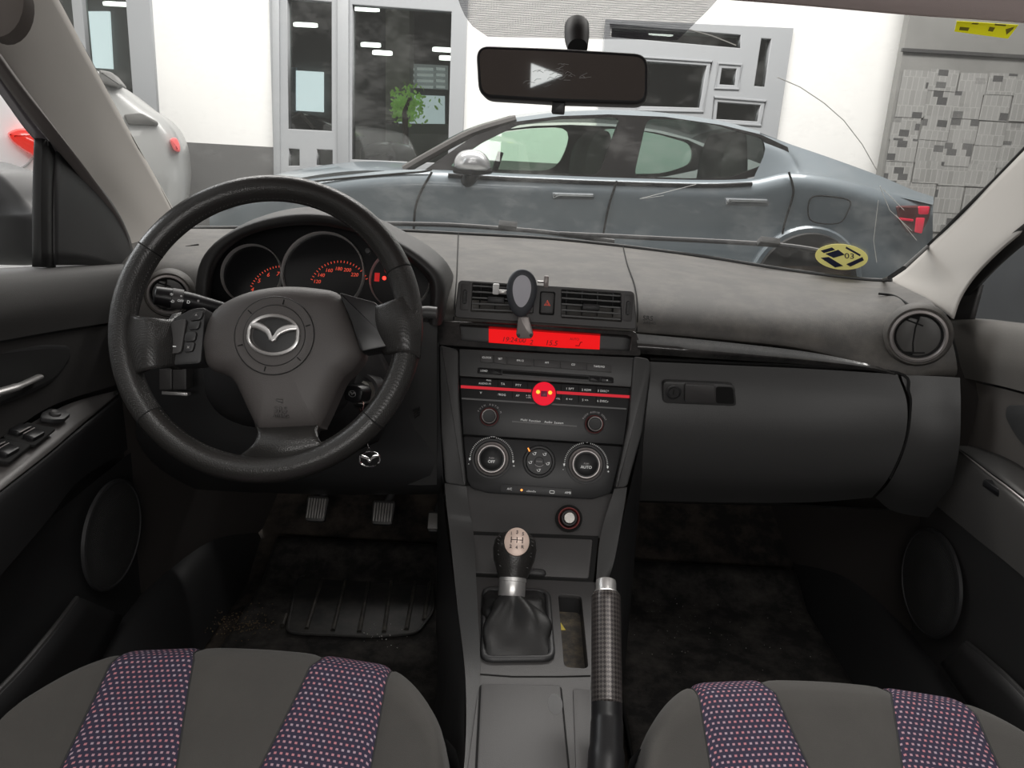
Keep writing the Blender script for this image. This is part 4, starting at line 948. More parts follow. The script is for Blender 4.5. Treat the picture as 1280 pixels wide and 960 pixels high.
# ================================================================ doors
from mathutils.bvhtree import BVHTree
def rowsX(rows): return [[PX(*q) for q in r] for r in rows]
ld = thing('driver_door_card', 'black driver door panel with window switches on its armrest', 'car door', (-.7, .9, .4))
rd = thing('passenger_door_card', 'charcoal passenger door panel with cloth insert beside the end vent', 'car door', (.7, .9, .4))
M().loft(rowsX([[(-160, 342, -.735), (0, 335, -.735), (80, 331, -.735), (166, 327, -.735)], [(-160, 352, -.69), (0, 345, -.692), (80, 339, -.695), (164, 334, -.70)],
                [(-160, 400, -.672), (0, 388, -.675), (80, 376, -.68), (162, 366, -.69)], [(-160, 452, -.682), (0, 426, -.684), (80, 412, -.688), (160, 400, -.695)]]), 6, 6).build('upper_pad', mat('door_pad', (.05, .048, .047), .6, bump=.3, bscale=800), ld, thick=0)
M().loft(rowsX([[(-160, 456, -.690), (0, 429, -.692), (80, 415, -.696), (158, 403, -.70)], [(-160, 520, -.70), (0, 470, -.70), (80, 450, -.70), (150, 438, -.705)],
                [(-160, 640, -.705), (0, 548, -.705), (70, 505, -.705), (150, 480, -.705)]]), 6, 6).build('cloth_insert', doorcloth, ld)
DL = Frame((-.699, 0, 0), (0, 1, 0), (0, 0, 1))     # facing +X
def dl(pts, c=0): return [DL.px(x, y, c) for x, y in pts]
hr = rounded(dl([(-60, 446), (0, 436), (60, 430), (88, 432), (90, 448), (72, 475), (40, 492), (0, 508), (-60, 530)], .004), .02)
M().plate(DL, hr, -.004, .004, .003).build('handle_recess', plasticd, ld)
M().plate(DL, inset(hr, .006), .0, .0046, 0).build('recess_floor', gap, ld)
M().tube(crom([PX(x, y, X) for x, y, X in ((-60, 507, -.675), (0, 490, -.672), (25, 482, -.675), (49, 471, -.69))], 5), [.0075] * 10 + [.006] * 6, 14, flat=.6).build('door_handle', silver, ld)
# armrest
AR = [[(-160, 650, -.705), (0, 553, -.705), (60, 517, -.705), (100, 500, -.705), (146, 488, -.705)],
      [(-160, 738, -.640), (0, 612, -.645), (60, 566, -.655), (100, 532, -.67), (148, 492, -.70)]]
M().loft(rowsX(AR), 6, 5).build('armrest_top', mat('armrest_plastic', (.085, .08, .078), .42, bump=.2, bscale=900), ld, thick=.004)
M().loft(rowsX([[(-160, 742, -.638), (0, 616, -.643), (60, 569, -.653), (100, 535, -.668), (150, 494, -.70)], [(-160, 760, -.628), (0, 630, -.634), (60, 580, -.645), (100, 545, -.66), (154, 504, -.70)],
                [(-160, 900, -.64), (0, 720, -.645), (60, 650, -.655), (100, 600, -.67), (162, 560, -.70)]]), 6, 6).build('armrest_side', plasticd, ld)
M().loft(rowsX([[(-160, 880, -.66), (0, 705, -.665), (90, 625, -.675), (170, 560, -.70)], [(-160, 1000, -.685), (0, 800, -.69), (90, 690, -.69), (180, 640, -.70)],
                [(-160, 1200, -.69), (0, 900, -.69), (110, 800, -.69), (185, 720, -.70)], [(-160, 1400, -.69), (0, 1050, -.69), (140, 900, -.69), (200, 800, -.70)]]), 6, 6).build('lower_panel', plasticd, ld)
# armrest switches, on the plane of the armrest top
p0, p1, p2 = PX(0, 553, -.705), PX(0, 612, -.645), PX(100, 500, -.705)
AF = Frame(PX(40, 555, -.67), (p2 - p0), (p0 - p1))
if AF.n.z < 0: AF = Frame(AF.o, -AF.u, AF.v)
def af(pts, c=0): return [AF.px(x, y, c) for x, y in pts]
for q, k in (([(52, 517), (62, 512), (80, 513), (88, 518), (80, 525), (66, 526), (50, 523)], 0), ([(4, 544), (34, 527), (70, 535), (44, 556), (8, 550)], 1), ([(-32, 560), (3, 547), (39, 555), (12, 577), (-28, 572)], 1)):
    pl_ = rounded(af(q, .004), .003)
    sb = M().plate(AF, pl_, .0, .0035 if k else .006, .001).build('switch_well' if k else 'mirror_switch', gap if k else plasticd, ld)
    if k:
        xs = [sum(p[0] for p in pl_) / len(pl_), sum(p[1] for p in pl_) / len(pl_)]
        w_ = (max(p[0] for p in pl_) - min(p[0] for p in pl_)); 
        for sg in (-1, 1):
            x_ = xs[0] + sg * w_ * .0; y_ = xs[1] + sg * .0095
            sbt = M().box(AF, x_ - .012, x_ + .014, y_ - .0075, y_ + .0075, .003, .009, .002, .003).build('window_switch', blackgl, sb)
            M().box(AF, x_ - .011, x_ + .013, y_ - .0072 * sg - .0005, y_ - .0072 * sg + .0005, .0085, .0094, 0).build('switch_edge', greym, sbt)
    else:
        xs = [sum(p[0] for p in pl_) / len(pl_), sum(p[1] for p in pl_) / len(pl_)]
        M().lathe(AF, xs[0], xs[1], [(.0075, .005), (.007, .009), (.005, .010), (0, .0085)], 24).build('mirror_knob', plastic, sb)
def grille(fr, r, parent, lab=None):
    g = M().lathe(fr, 0, 0, [(r * 1.08, -.004), (r * 1.07, .001), (r * 1.02, .0022), (r, .0005)], 56, cap=False).build('speaker_ring', plasticd, parent)
    m_ = M().dome(fr, circ(0, 0, r, n=56), 0, 0, lambda t: .0005 + .004 * (1 - t * t)); m_.build('speaker_grille', mat('perforated_grille', (.03, .03, .03), .5, bump=1, bscale=330, btype='GRID'), parent)
grille(Frame(PX(143, 668, -.675), (0, 1, 0), (0, 0, 1)), .082, ld)
# map pocket
M().box(Frame((-.76, 0, 0), (0, 1, 0), (0, 0, 1)), -.1, 1.5, -.05, .70, 0, .018, .002).build('door_shell', plasticd, ld)
M().box(Frame((.76, 0, 0), (0, -1, 0), (0, 0, 1)), -1.5, .1, -.05, .66, 0, .018, .002).build('door_shell', plasticd, rd)
M().box(Frame((-.745, 0, 0), (0, 1, 0), (0, 0, 1)), .3, 1.45, .40, .66, 0, .022, .002).build('door_core', plasticd, ld)
def pocket(pts_top, pts_bot, parent, X0):
    M().loft([[PX(*q) for q in pts_top], [PX(*q) for q in pts_bot]], 6, 4).build('map_pocket', doorpl if parent is rd else plasticd, parent, thick=.006)
    M().tube(crom([PX(*q) for q in pts_top], 6), .004, 8).build('pocket_edge', doorpl, parent)
pocket([(-160, 1010, -.63), (0, 862, -.635), (60, 795, -.64), (96, 748, -.665)], [(-160, 1250, -.65), (0, 1000, -.65), (90, 880, -.655), (150, 770, -.68)], ld, 0)
# passenger door
M().loft(rowsX([[(1184, 397, .735), (1235, 399, .735), (1280, 404, .735), (1480, 425, .735)], [(1187, 404, .70), (1235, 405, .692), (1280, 411, .69), (1480, 440, .69)],
                [(1196, 436, .69), (1238, 441, .68), (1280, 450, .675), (1480, 490, .672)], [(1203, 472, .695), (1240, 480, .688), (1280, 490, .684), (1480, 545, .682)]]), 6, 6).build('upper_pad', mat('door_pad_lit', (.12, .112, .102), .65, bump=.3, bscale=800), rd)  # paler copy of the driver pad; passenger-side light put into its colour
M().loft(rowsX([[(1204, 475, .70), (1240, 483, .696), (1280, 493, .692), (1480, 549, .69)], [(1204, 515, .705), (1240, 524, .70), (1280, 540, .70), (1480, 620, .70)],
                [(1190, 556, .705), (1235, 568, .705), (1280, 590, .705), (1480, 720, .705)]]), 6, 6).build('cloth_insert', mat('door_insert_cloth_lit', (.11, .10, .092), .9, bump=.4, bscale=1400, spec=.2), rd)  # paler copy of the driver cloth, side light held in its colour
DR = Frame((.697, 0, 0), (0, -1, 0), (0, 0, 1))
def dr(pts, c=0): return [DR.px(x, y, c) for x, y in pts]
hr = rounded(dr([(1258, 506), (1280, 506), (1340, 512), (1340, 600), (1290, 570), (1268, 545), (1255, 520)], .004), .015)
M().plate(DR, hr, -.004, .004, .003).build('handle_recess', stackpl, rd)
M().loft(rowsX([[(1191, 553, .705), (1235, 566, .705), (1280, 588, .705), (1480, 715, .705)], [(1196, 560, .70), (1236, 590, .668), (1280, 624, .645), (1480, 790, .64)]]), 6, 5).build('armrest_top', mat('armrest_plastic_grey', (.05, .048, .046), .5, bump=.3, bscale=900), rd, thick=.004)
M().loft(rowsX([[(1194, 560, .70), (1236, 594, .664), (1280, 628, .64), (1480, 796, .635)], [(1185, 566, .70), (1232, 606, .66), (1280, 645, .636), (1480, 815, .63)],
                [(1120, 590, .70), (1215, 669, .66), (1280, 722, .645), (1480, 900, .64)]]), 6, 6).build('armrest_side', mat('door_plastic_grey', (.07, .067, .064), .45, bump=.25, bscale=900), rd)
M().tube(crom([PX(*q) for q in ((1196, 560, .699), (1236, 592, .665), (1280, 626, .641), (1480, 793, .636))], 5), .0016, 6).build('chrome_edge', greym, rd)
M().loft(rowsX([[(1110, 590, .70), (1215, 665, .675), (1290, 722, .66), (1480, 880, .65)], [(1100, 680, .70), (1190, 740, .69), (1290, 800, .685), (1480, 960, .68)],
                [(1110, 780, .70), (1200, 860, .69), (1290, 930, .69), (1480, 1090, .69)], [(1130, 860, .70), (1220, 930, .69), (1320, 1020, .69), (1480, 1240, .69)]]), 6, 6).build('lower_panel', doorpl, rd)
grille(Frame(PX(1161, 728, .672), (0, -1, 0), (0, 0, 1)), .085, rd)
pocket([(1209, 804, .665), (1240, 830, .645), (1280, 868, .64), (1480, 1080, .63)], [(1180, 830, .68), (1230, 900, .655), (1290, 960, .65), (1480, 1250, .65)], rd, 0)
M().box(DR, *sorted((dr([(1270, 604)])[0][0], dr([(1300, 620)])[0][0])), dr([(1280, 612)])[0][1] - .006, dr([(1280, 612)])[0][1] + .006, .02, .05, .003).build('window_switch', blackgl, rd)

# window frames, rubber, sail panels
M().loft(rowsX([[(-170, -190, -.60), (0, 66, -.665), (60, 148, -.69), (110, 215, -.71), (150, 275, -.72), (168, 330, -.725)], [(-180, -165, -.62), (0, 90, -.685), (52, 162, -.705), (100, 222, -.72), (140, 280, -.73), (160, 332, -.735)]]), 6, 3).build('weatherstrip', mat('grey_brown_weatherstrip', (.14, .125, .12), .6), ld, thick=.01)
M().loft(rowsX([[(-180, -168, -.62), (0, 88, -.69), (52, 160, -.71), (82, 192, -.72)], [(-190, -130, -.64), (0, 107, -.71), (46, 170, -.725), (64, 194, -.73)]]), 6, 3).build('window_frame', mat('purple_grey_frame', (.2, .185, .2), .4, metal=.3), ld, thick=.01)
M().loft(rowsX([[(64, 186, -.722), (100, 214, -.722), (135, 255, -.724), (156, 296, -.726), (164, 332, -.728)], [(62, 240, -.715), (90, 250, -.716), (120, 275, -.718), (140, 305, -.72), (155, 333, -.725)], [(62, 331, -.715), (85, 331, -.715), (110, 331, -.717), (130, 331, -.72), (150, 333, -.724)]]), 5, 5).build('sail_panel', plasticd, ld, thick=.008)
M().loft(rowsX([[(46, 168, -.722), (54, 172, -.715), (64, 186, -.722)], [(45, 250, -.722), (54, 250, -.712), (64, 250, -.72)], [(44, 334, -.722), (54, 334, -.712), (64, 334, -.72)]]), 4, 4).build('glass_channel', rubber, ld, thick=.006)
M().tube([PX(57, 176, -.711), PX(57, 332, -.708)], .0012, 6).build('channel_highlight', greym, ld)
# passenger side window frame
M().loft(rowsX([[(1500, 90, .60), (1330, 238, .655), (1280, 280, .68), (1222, 327, .70), (1197, 360, .715), (1188, 398, .725)], [(1510, 110, .62), (1340, 262, .68), (1280, 306, .70), (1238, 344, .715), (1216, 372, .725), (1208, 400, .735)]]), 6, 3).build('window_frame', rubber, rd, thick=.01)
M().loft(rowsX([[(1205, 368, .72), (1220, 365, .722), (1230, 356, .725)], [(1192, 402, .72), (1206, 402, .722), (1218, 402, .725)]]), 4, 3).build('sail_panel', plastic, rd, thick=.008)

# ================================================================ pillars, roof lining
PL = [[(217, 268, 1.625), (222, 292, 1.64)], ]
pin = [(20, -90, 1.0), (66, -8, 1.12), (110, 74, 1.25), (150, 147, 1.39), (190, 218, 1.53), (217, 268, 1.625), (224, 292, 1.66)]
pmd = [(-60, -60, .92), (22, 30, 1.04), (72, 105, 1.16), (118, 175, 1.29), (160, 240, 1.41), (190, 290, 1.49), (202, 318, 1.5)]
pm2 = [(-100, -30, .88), (-8, 56, 1.0), (44, 130, 1.11), (90, 195, 1.22), (130, 252, 1.33), (160, 310, 1.38), (172, 335, 1.36)]
pou = [(-110, -8, .88), (-20, 62, 1.0), (34, 140, 1.1), (82, 205, 1.2), (122, 262, 1.3), (152, 315, 1.34), (164, 345, 1.33)]
lp = M().loft([[P(*q) for q in r] for r in (pin, pmd, pm2, pou)], 6, 6).build('windscreen_pillar', pillar, None, thick=.004); tag(lp, 'light grey cloth windscreen pillar beside the driver window', 'windscreen pillar')
rin = [(1500, -30, 1.02), (1400, 66, 1.12), (1290, 178, 1.27), (1240, 229, 1.36), (1200, 269, 1.44), (1160, 309, 1.51), (1130, 338, 1.555), (1108, 351, 1.575)]
rm1 = [(1520, 20, .95), (1420, 116, 1.03), (1315, 210, 1.15), (1264, 256, 1.23), (1222, 296, 1.3), (1186, 330, 1.37), (1162, 352, 1.42), (1140, 366, 1.44)]
rm2 = [(1540, 55, .92), (1440, 146, .98), (1330, 232, 1.1), (1284, 272, 1.15), (1240, 308, 1.22), (1208, 340, 1.28), (1188, 364, 1.3), (1172, 384, 1.3)]
rou = [(1550, 80, .92), (1450, 162, .98), (1335, 246, 1.09), (1286, 282, 1.14), (1246, 315, 1.2), (1216, 346, 1.25), (1199, 372, 1.26), (1190, 398, 1.25)]
rp = M().loft([[P(*q) for q in r] for r in (rin, rm1, rm2, rou)], 6, 6).build('windscreen_pillar', pillar, None, thick=.004); tag(rp, 'light grey cloth windscreen pillar above the passenger end vent', 'windscreen pillar')
hdr = [(20, -95, 1.02), (200, -70, 1.08), (420, -44, 1.13), (640, -24, 1.15), (860, -4, 1.15), (1000, 7, 1.14), (1137, 19, 1.12), (1280, 29, 1.1), (1420, 45, 1.07), (1500, 55, 1.05)]
R_ = [[P(*q) for q in hdr], [P(x, y - 14, Y - .03) for x, y, Y in hdr], [P(x, y - 40, Y - .07) for x, y, Y in hdr], [P(x, y - 60, Y - .12) + Vector((0, 0, .005)) for x, y, Y in hdr]]
R_.append([Vector((p.x, .80, p.z + .03)) for p in R_[-1]]); R_.append([Vector((p.x, .45, p.z + .01)) for p in R_[-1]])
struct(M().loft(R_, 5, 5).build('ceiling', headl, None, thick=-.01))
gh = M().dome(Frame(P(-2, 4, .93), (1, 0, 0), (0, .3, 1)), circ(0, 0, .028, .038, 24), 0, 0, lambda t: .012 * (1 - t * t), back=-.02).build('visor_hinge_cover', mat('taupe_visor', (.13, .115, .105), .8), None)
tag(gh, 'taupe rounded visor mount in the upper corner above the driver', 'visor mount')

# ================================================================ windscreen
Lk = [P(*q) for q in ((66, -8, 1.125), (110, 74, 1.255), (150, 147, 1.395), (190, 218, 1.535), (222, 292, 1.665))]
Rk = [P(*q) for q in ((1440, 30, 1.10), (1340, 128, 1.215), (1240, 229, 1.37), (1160, 309, 1.52), (1100, 353, 1.59))]
topm = [P(x, y, Y) for x, y, Y in ((300, -60, 1.17), (640, -26, 1.19), (1000, 5, 1.18))]
botm = [P(x, y, Y) for x, y, Y in ((400, 289, 1.81), (640, 297, 1.84), (880, 324, 1.79))]
wr = []
for k in range(5):
    t = k / 4; wr.append([Lk[k]] + [topm[i].lerp(botm[i], t) + Vector((0, .012, .012)) * math.sin(math.pi * t) for i in range(3)] + [Rk[k]])
wsg = M().loft(wr, 10, 8)
bvh = BVHTree.FromPolygons([tuple(v) for v in wsg.v], wsg.f)
def dusty_glass(name='dusty_windscreen_glass', base=.035, amt=.2, tint=(1, 1, 1)):
    m_ = bpy.data.materials.new(name); m_.use_nodes = True; nt = m_.node_tree; nt.nodes.clear(); N = nt.nodes.new; Lnk = nt.links.new
    out = N('ShaderNodeOutputMaterial'); tr = N('ShaderNodeBsdfTransparent'); gl = N('ShaderNodeBsdfGlossy'); df = N('ShaderNodeBsdfDiffuse'); ts = N('ShaderNodeBsdfTranslucent')
    tr.inputs[0].default_value = (*tint, 1); gl.inputs['Roughness'].default_value = .02
    df.inputs[0].default_value = (.8, .8, .78, 1); ts.inputs[0].default_value = (.8, .8, .78, 1)
    m1_, m2_, m3_ = N('ShaderNodeMixShader'), N('ShaderNodeMixShader'), N('ShaderNodeMixShader')
    m1_.inputs[0].default_value = .03; Lnk(tr.outputs[0], m1_.inputs[1]); Lnk(gl.outputs[0], m1_.inputs[2])
    m3_.inputs[0].default_value = .5; Lnk(df.outputs[0], m3_.inputs[1]); Lnk(ts.outputs[0], m3_.inputs[2])
    tc = N('ShaderNodeTexCoord'); n1 = N('ShaderNodeTexNoise'); n1.inputs['Scale'].default_value = 7; n1.inputs['Detail'].default_value = 10; n1.inputs['Roughness'].default_value = .75
    v1 = N('ShaderNodeTexVoronoi'); v1.inputs['Scale'].default_value = 150
    Lnk(tc.outputs['Object'], n1.inputs['Vector']); Lnk(tc.outputs['Object'], v1.inputs['Vector'])
    r1 = N('ShaderNodeMapRange'); r1.inputs['From Min'].default_value = .5; r1.inputs['From Max'].default_value = .8; r1.inputs['To Min'].default_value = base; r1.inputs['To Max'].default_value = amt; Lnk(n1.outputs['Fac'], r1.inputs['Value'])
    r2 = N('ShaderNodeMapRange'); r2.inputs['From Min'].default_value = .10; r2.inputs['From Max'].default_value = .04; r2.inputs['To Max'].default_value = .55; Lnk(v1.outputs['Distance'], r2.inputs['Value'])
    wn = N('ShaderNodeTexWhiteNoise'); Lnk(v1.outputs['Position'], wn.inputs['Vector']); gt = N('ShaderNodeMath'); gt.operation = 'GREATER_THAN'; gt.inputs[1].default_value = .78; Lnk(wn.outputs['Value'], gt.inputs[0])
    mu = N('ShaderNodeMath'); mu.operation = 'MULTIPLY'; Lnk(r2.outputs[0], mu.inputs[0]); Lnk(gt.outputs[0], mu.inputs[1])
    ad = N('ShaderNodeMath'); ad.operation = 'MAXIMUM'; Lnk(r1.outputs[0], ad.inputs[0]); Lnk(mu.outputs[0], ad.inputs[1])
    Lnk(ad.outputs[0], m2_.inputs[0]); Lnk(m1_.outputs[0], m2_.inputs[1]); Lnk(m3_.outputs[0], m2_.inputs[2]); Lnk(m2_.outputs[0], out.inputs[0]); return m_
def clear_glass(name, tint, refl=.08, rough=.02):
    m_ = bpy.data.materials.new(name); m_.use_nodes = True; nt = m_.node_tree; nt.nodes.clear(); N = nt.nodes.new
    out = N('ShaderNodeOutputMaterial'); tr = N('ShaderNodeBsdfTransparent'); gl = N('ShaderNodeBsdfGlossy'); mx = N('ShaderNodeMixShader')
    tr.inputs[0].default_value = (*tint, 1); gl.inputs['Roughness'].default_value = rough; mx.inputs[0].default_value = refl
    nt.links.new(tr.outputs[0], mx.inputs[1]); nt.links.new(gl.outputs[0], mx.inputs[2]); nt.links.new(mx.outputs[0], out.inputs[0]); return m_
ws = thing('windscreen', 'dusty speckled windscreen glass above the dashboard', 'windscreen', tuple(P(640, 150, 1.5)))
wsg.build('glass', dusty_glass(), ws, smooth=80)
def dust_wedge():
    m_ = dusty_glass('dried_smear', .0, .5); return m_
def on_glass(x, y, lift=.003):
    h = bvh.ray_cast(CAM, ray(x, y).normalized()); 
    if h[0] is None: return P(x, y, 1.3), Vector((0, -.5, .8))
    n = h[1] if h[1].dot(ray(x, y)) < 0 else -h[1]; return h[0] + n * lift, n
# dotted shade band behind the mirror
def band_mat():
    m_ = bpy.data.materials.new('dotted_shade_band'); m_.use_nodes = True; nt = m_.node_tree; nt.nodes.clear(); N = nt.nodes.new; L_ = nt.links.new
    out = N('ShaderNodeOutputMaterial'); tr = N('ShaderNodeBsdfTransparent'); df = N('ShaderNodeBsdfDiffuse'); df.inputs[0].default_value = (.085, .08, .10, 1); mx = N('ShaderNodeMixShader')
    tc = N('ShaderNodeTexCoord'); v = N('ShaderNodeTexVoronoi'); v.inputs['Scale'].default_value = 420; v.inputs['Randomness'].default_value = .05; L_(tc.outputs['Object'], v.inputs['Vector'])
    r = N('ShaderNodeMapRange'); r.inputs['From Min'].default_value = .5; r.inputs['From Max'].default_value = .3; r.inputs['To Min'].default_value = .55; r.inputs['To Max'].default_value = .85; L_(v.outputs['Distance'], r.inputs['Value'])
    L_(r.outputs[0], mx.inputs[0]); L_(tr.outputs[0], mx.inputs[1]); L_(df.outputs[0], mx.inputs[2]); L_(mx.outputs[0], out.inputs[0]); return m_
rows = []
for k in range(7):
    t = k / 6; yy = -34 + 78 * t; x0_ = 568 + 30 * t ** 2 + (12 * max(0, t - .8) * 5); x1_ = 925 - 78 * t; row = []
    for j in range(21):
        x_ = x0_ + (x1_ - x0_) * j / 20; row.append(on_glass(x_, yy + (x_ - 600) * .058 * .3)[0])
    rows.append(row)
M().grid(rows).build('shade_band', band_mat(), ws)
M().tube([on_glass(x, y, .004)[0] for x, y in ((64, -8), (110, 74), (150, 147), (190, 218), (219, 272))], .0042, 8).build('black_edge', rubber, ws)
M().tube([on_glass(x, y, .004)[0] for x, y in ((1288, 176), (1240, 226), (1200, 266), (1160, 306), (1130, 335), (1112, 347))] + [P(1104, 350, 1.57)], .0036, 8).build('black_edge', rubber, ws)
M().tube(crom([P(x, y - 1, Y) for x, y, Y in cowl[1:]], 4), .0045, 8).build('black_edge', rubber, ws)
M().tube([on_glass(x, y, .001)[0] for x, y in ((972, 96), (1000, 108), (1030, 128), (1055, 150), (1078, 180), (1096, 212))], .0007, 5).build('wiper_arc_smear', mat('dry_dirt_line', (.5, .5, .47), .9), ws)
M().tube([on_glass(x, y, .001)[0] for x, y in ((860, 36), (890, 44), (920, 56))], .0008, 5).build('wiper_arc_smear', mat('dry_dirt_line', (.5, .5, .47), .9), ws)
for pts in ([(1100, 232), (1112, 262), (1140, 288)], [(1104, 236), (1130, 262)], [(1098, 250), (1092, 300), (1096, 328)], [(1120, 268), (1146, 300)], [(870, 230), (800, 248), (830, 244)]):
    M().tube([on_glass(x, y, .001)[0] for x, y in pts], .0005, 5).build('glass_scratch', mat('pale_streak', (.75, .75, .72), .9), ws)
# stickers on the glass
def glass_frame(x, y, lift=.003):
    p, n = on_glass(x, y, lift); u = (on_glass(x + 10, y, lift)[0] - on_glass(x - 10, y, lift)[0]).normalized(); return Frame(p, u, n.cross(u))
f = glass_frame(1052, 321, .004)
def fpx(pts, c=0): return [f.px(x, y, c) for x, y in pts]
st = M(); el = fpx([(1052 + 33 * math.cos(t) , 321 + 16 * math.sin(t) + 2 * math.cos(t)) for t in [2 * math.pi * i / 40 for i in range(40)]])
if sum(el[i - 1][0] * el[i][1] - el[i][0] * el[i - 1][1] for i in range(40)) < 0: el = el[::-1]
sto = thing('inspection_sticker', 'round pale yellow inspection sticker with black bars low on the windscreen', 'sticker', tuple(f.o))
st.plate(f, el, 0, .0006).build('sticker_paper', mat('pale_yellow_paper', (.95, .88, .32), .6, trans=0, emit=(.9, .8, .25), es=.12), sto)  # faint glow painted in for daylight coming through the paper
sk_ = mat('sticker_ink', (.02, .025, .06), .6)
for q in ([(1026, 313), (1040, 309), (1044, 312), (1030, 316)], [(1032, 317), (1048, 312), (1056, 318), (1042, 322)], [(1026, 322), (1036, 321), (1054, 332), (1044, 334)], [(1058, 330), (1078, 321), (1080, 325), (1063, 333)], [(1058, 308), (1076, 318), (1075, 320), (1057, 310)]):
    M().plate(f, fpx(q), .0006, .0010).build('printed_bar', sk_, sto)
a, b = f.px(1062, 320); text('03', f, a, b, .0010, .02, sk_, sto, rot=-.1)
a, b = f.px(1040, 330); text('2', f, a - .012, b + .012, .0010, .010, sk_, sto, rot=-.1)
f = glass_frame(1233, 37, .004)
sty = thing('permit_sticker', 'bright yellow rectangular sticker in the upper corner of the windscreen', 'sticker', tuple(f.o))
M().plate(f, fpx([(1196, 26), (1273, 31), (1260, 48), (1193, 39)]), 0, .0006).build('sticker_paper', mat('bright_yellow_paper', (.98, .95, .01), .5, emit=(1, .95, 0), es=.12), sty)  # slight glow put into the yellow as backlight from outside
for q in ([(1200, 33), (1212, 34), (1210, 38), (1199, 37)], [(1216, 28), (1224, 28.5), (1222, 30), (1214, 29.5)], [(1237, 33), (1244, 34), (1241, 39), (1235, 38)], [(1244, 29), (1258, 30), (1257, 32), (1243, 31)], [(1257, 36), (1268, 33), (1266, 36), (1258, 43)]):
    M().plate(f, fpx(q), .0006, .0010).build('printed_mark', mat('olive_print', (.25, .22, .02), .6), sty)
a, b = f.px(1226, 40); text('ITV', f, a, b, .001, .004, mat('olive_print', (.25, .22, .02), .6), sty) if 0 else None
# wipers outside
wpm = mat('wiper_black', (.03, .03, .032), .5)
for pts, blk, lab in (([(470, 286), (560, 288), (632, 293), (680, 297), (770, 309)], (634, 291), 'black wiper arm resting along the base of the windscreen on the driver side'), ([(700, 299), (820, 305), (960, 313), (1020, 320), (1070, 332)], (966, 313), 'black wiper arm resting near the round yellow sticker')):
    w_ = thing('wiper', lab, 'wiper', tuple(on_glass(*blk)[0] + Vector((0, .03, 0))))
    M().tube(crom([on_glass(x, y)[0] + Vector((0, .04, .012)) for x, y in pts], 4), .0055, 8).build('wiper_arm', wpm, w_)
    c_ = on_glass(*blk)[0] + Vector((0, .035, .018)); M().box(Frame(c_, (1, 0, -.06), (0, .5, 1)), -.022, .022, -.008, .006, -.01, .012, .002).build('blade_clip', mat('wiper_clip', (.09, .09, .09), .5), w_)
# cowl outside between glass and bonnet
struct(M().loft([[P(x, y + 6, Y + .02) for x, y, Y in cowl[1:]], [P(x, y + 3, Y + .25) for x, y, Y in cowl[1:]]], 4, 2).build('trim_7', mat('cowl_plastic', (.03, .03, .03), .6), None))

# ================================================================ rear view mirror
MF = Frame(P(702, 95, 1.05), (1, -.10, 0), (0, .06, 1)); MF = MF.at(0, 0, 0, -.012)
mir = thing('rear_view_mirror', 'black-framed rear view mirror hanging from the windscreen', 'mirror', tuple(P(720, 60, 1.08)))
mq = quad(MF, [(594, 56), (700, 60), (811, 67), (810, 131), (700, 128), (598, 122)], .01)
mo = rounded(mq, .018, 8)
M().plate(MF, mo, -.022, .010, .005).build('mirror_housing', blackgl, mir)
mg = bpy.data.materials.new('mirror_glass'); mg.use_nodes = True; b_ = mg.node_tree.nodes['Principled BSDF']; b_.inputs['Base Color'].default_value = (.5, .45, .43, 1); b_.inputs['Metallic'].default_value = 1; b_.inputs['Roughness'].default_value = .02
M().plate(MF, inset(mo, .0045), .0095, .0106).build('mirror_glass', mg, mir)
a, b = MF.px(720, 42, -.01); 
M().lathe(MF, a, b, [(0, -.02), (.014, -.018), (.0165, -.01), (.0165, .004), (.015, .007), (0, .008)], 32, sx=.95).build('mirror_mount', blackgl, mir) if 0 else None
pm = P(721, 33, 1.13); M().tube([P(722, 60, 1.075), P(721, 50, 1.09), P(721, 44, 1.10), P(721, 34, 1.12)], [.013, .0155, .0165, .0165], 24).build('mirror_stem', mat('matt_black_stem', (.012, .012, .012), .6), mir)
M().box(MF, MF.px(690, 132, 0)[0], MF.px(706, 132, 0)[0], MF.px(698, 142, 0)[1], MF.px(698, 126, 0)[1], -.01, .004, .002).build('dimming_lever', plasticd, mir)

sm_ = mat('mirror_smudge', (.4, .4, .4), .8)
for k in range(26):
    sx_, sy_ = random.gauss(690, 22), 100 + random.gauss(0, 9); 
    if not 645 < sx_ < 740: continue
    q_ = [MF.px(sx_ + dx, sy_ + dy, .011) for dx, dy in ((0, 0), (3, -3 + random.random() * 3), (7 + random.random() * 3, -4 + random.random() * 6))]
    M().tube([MF.pt(x, y, .0108) for x, y in q_], .00022, 4).build('mirror_smudge', sm_, mir)
# ================================================================ driver's door mirror
dmr = thing('door_mirror', 'black door mirror outside the driver window', 'door mirror', tuple(P(0, 270, 1.25)))
f = Frame(P(0, 270, 1.22), (1, -.3, 0), (0, 0, 1))
pts = [(-110, 205), (-40, 200), (0, 214), (18, 232), (34, 252), (46, 262), (60, 270), (60, 325), (40, 332), (-60, 330), (-110, 300)]
hp3 = rounded(quad(f, pts), .02, 5)[::-1]
M().dome(f, hp3, *f.px(-20, 270), lambda t: .03 * math.sqrt(max(0, 1 - t ** 4)), 10, back=-.06).build('mirror_shell', plasticd, dmr)
M().tube([f.pt(*f.px(-40, 312), .03), f.pt(*f.px(10, 305), .027), f.pt(*f.px(44, 303), .012)], .0016, 6).build('shell_seam', gap, dmr)
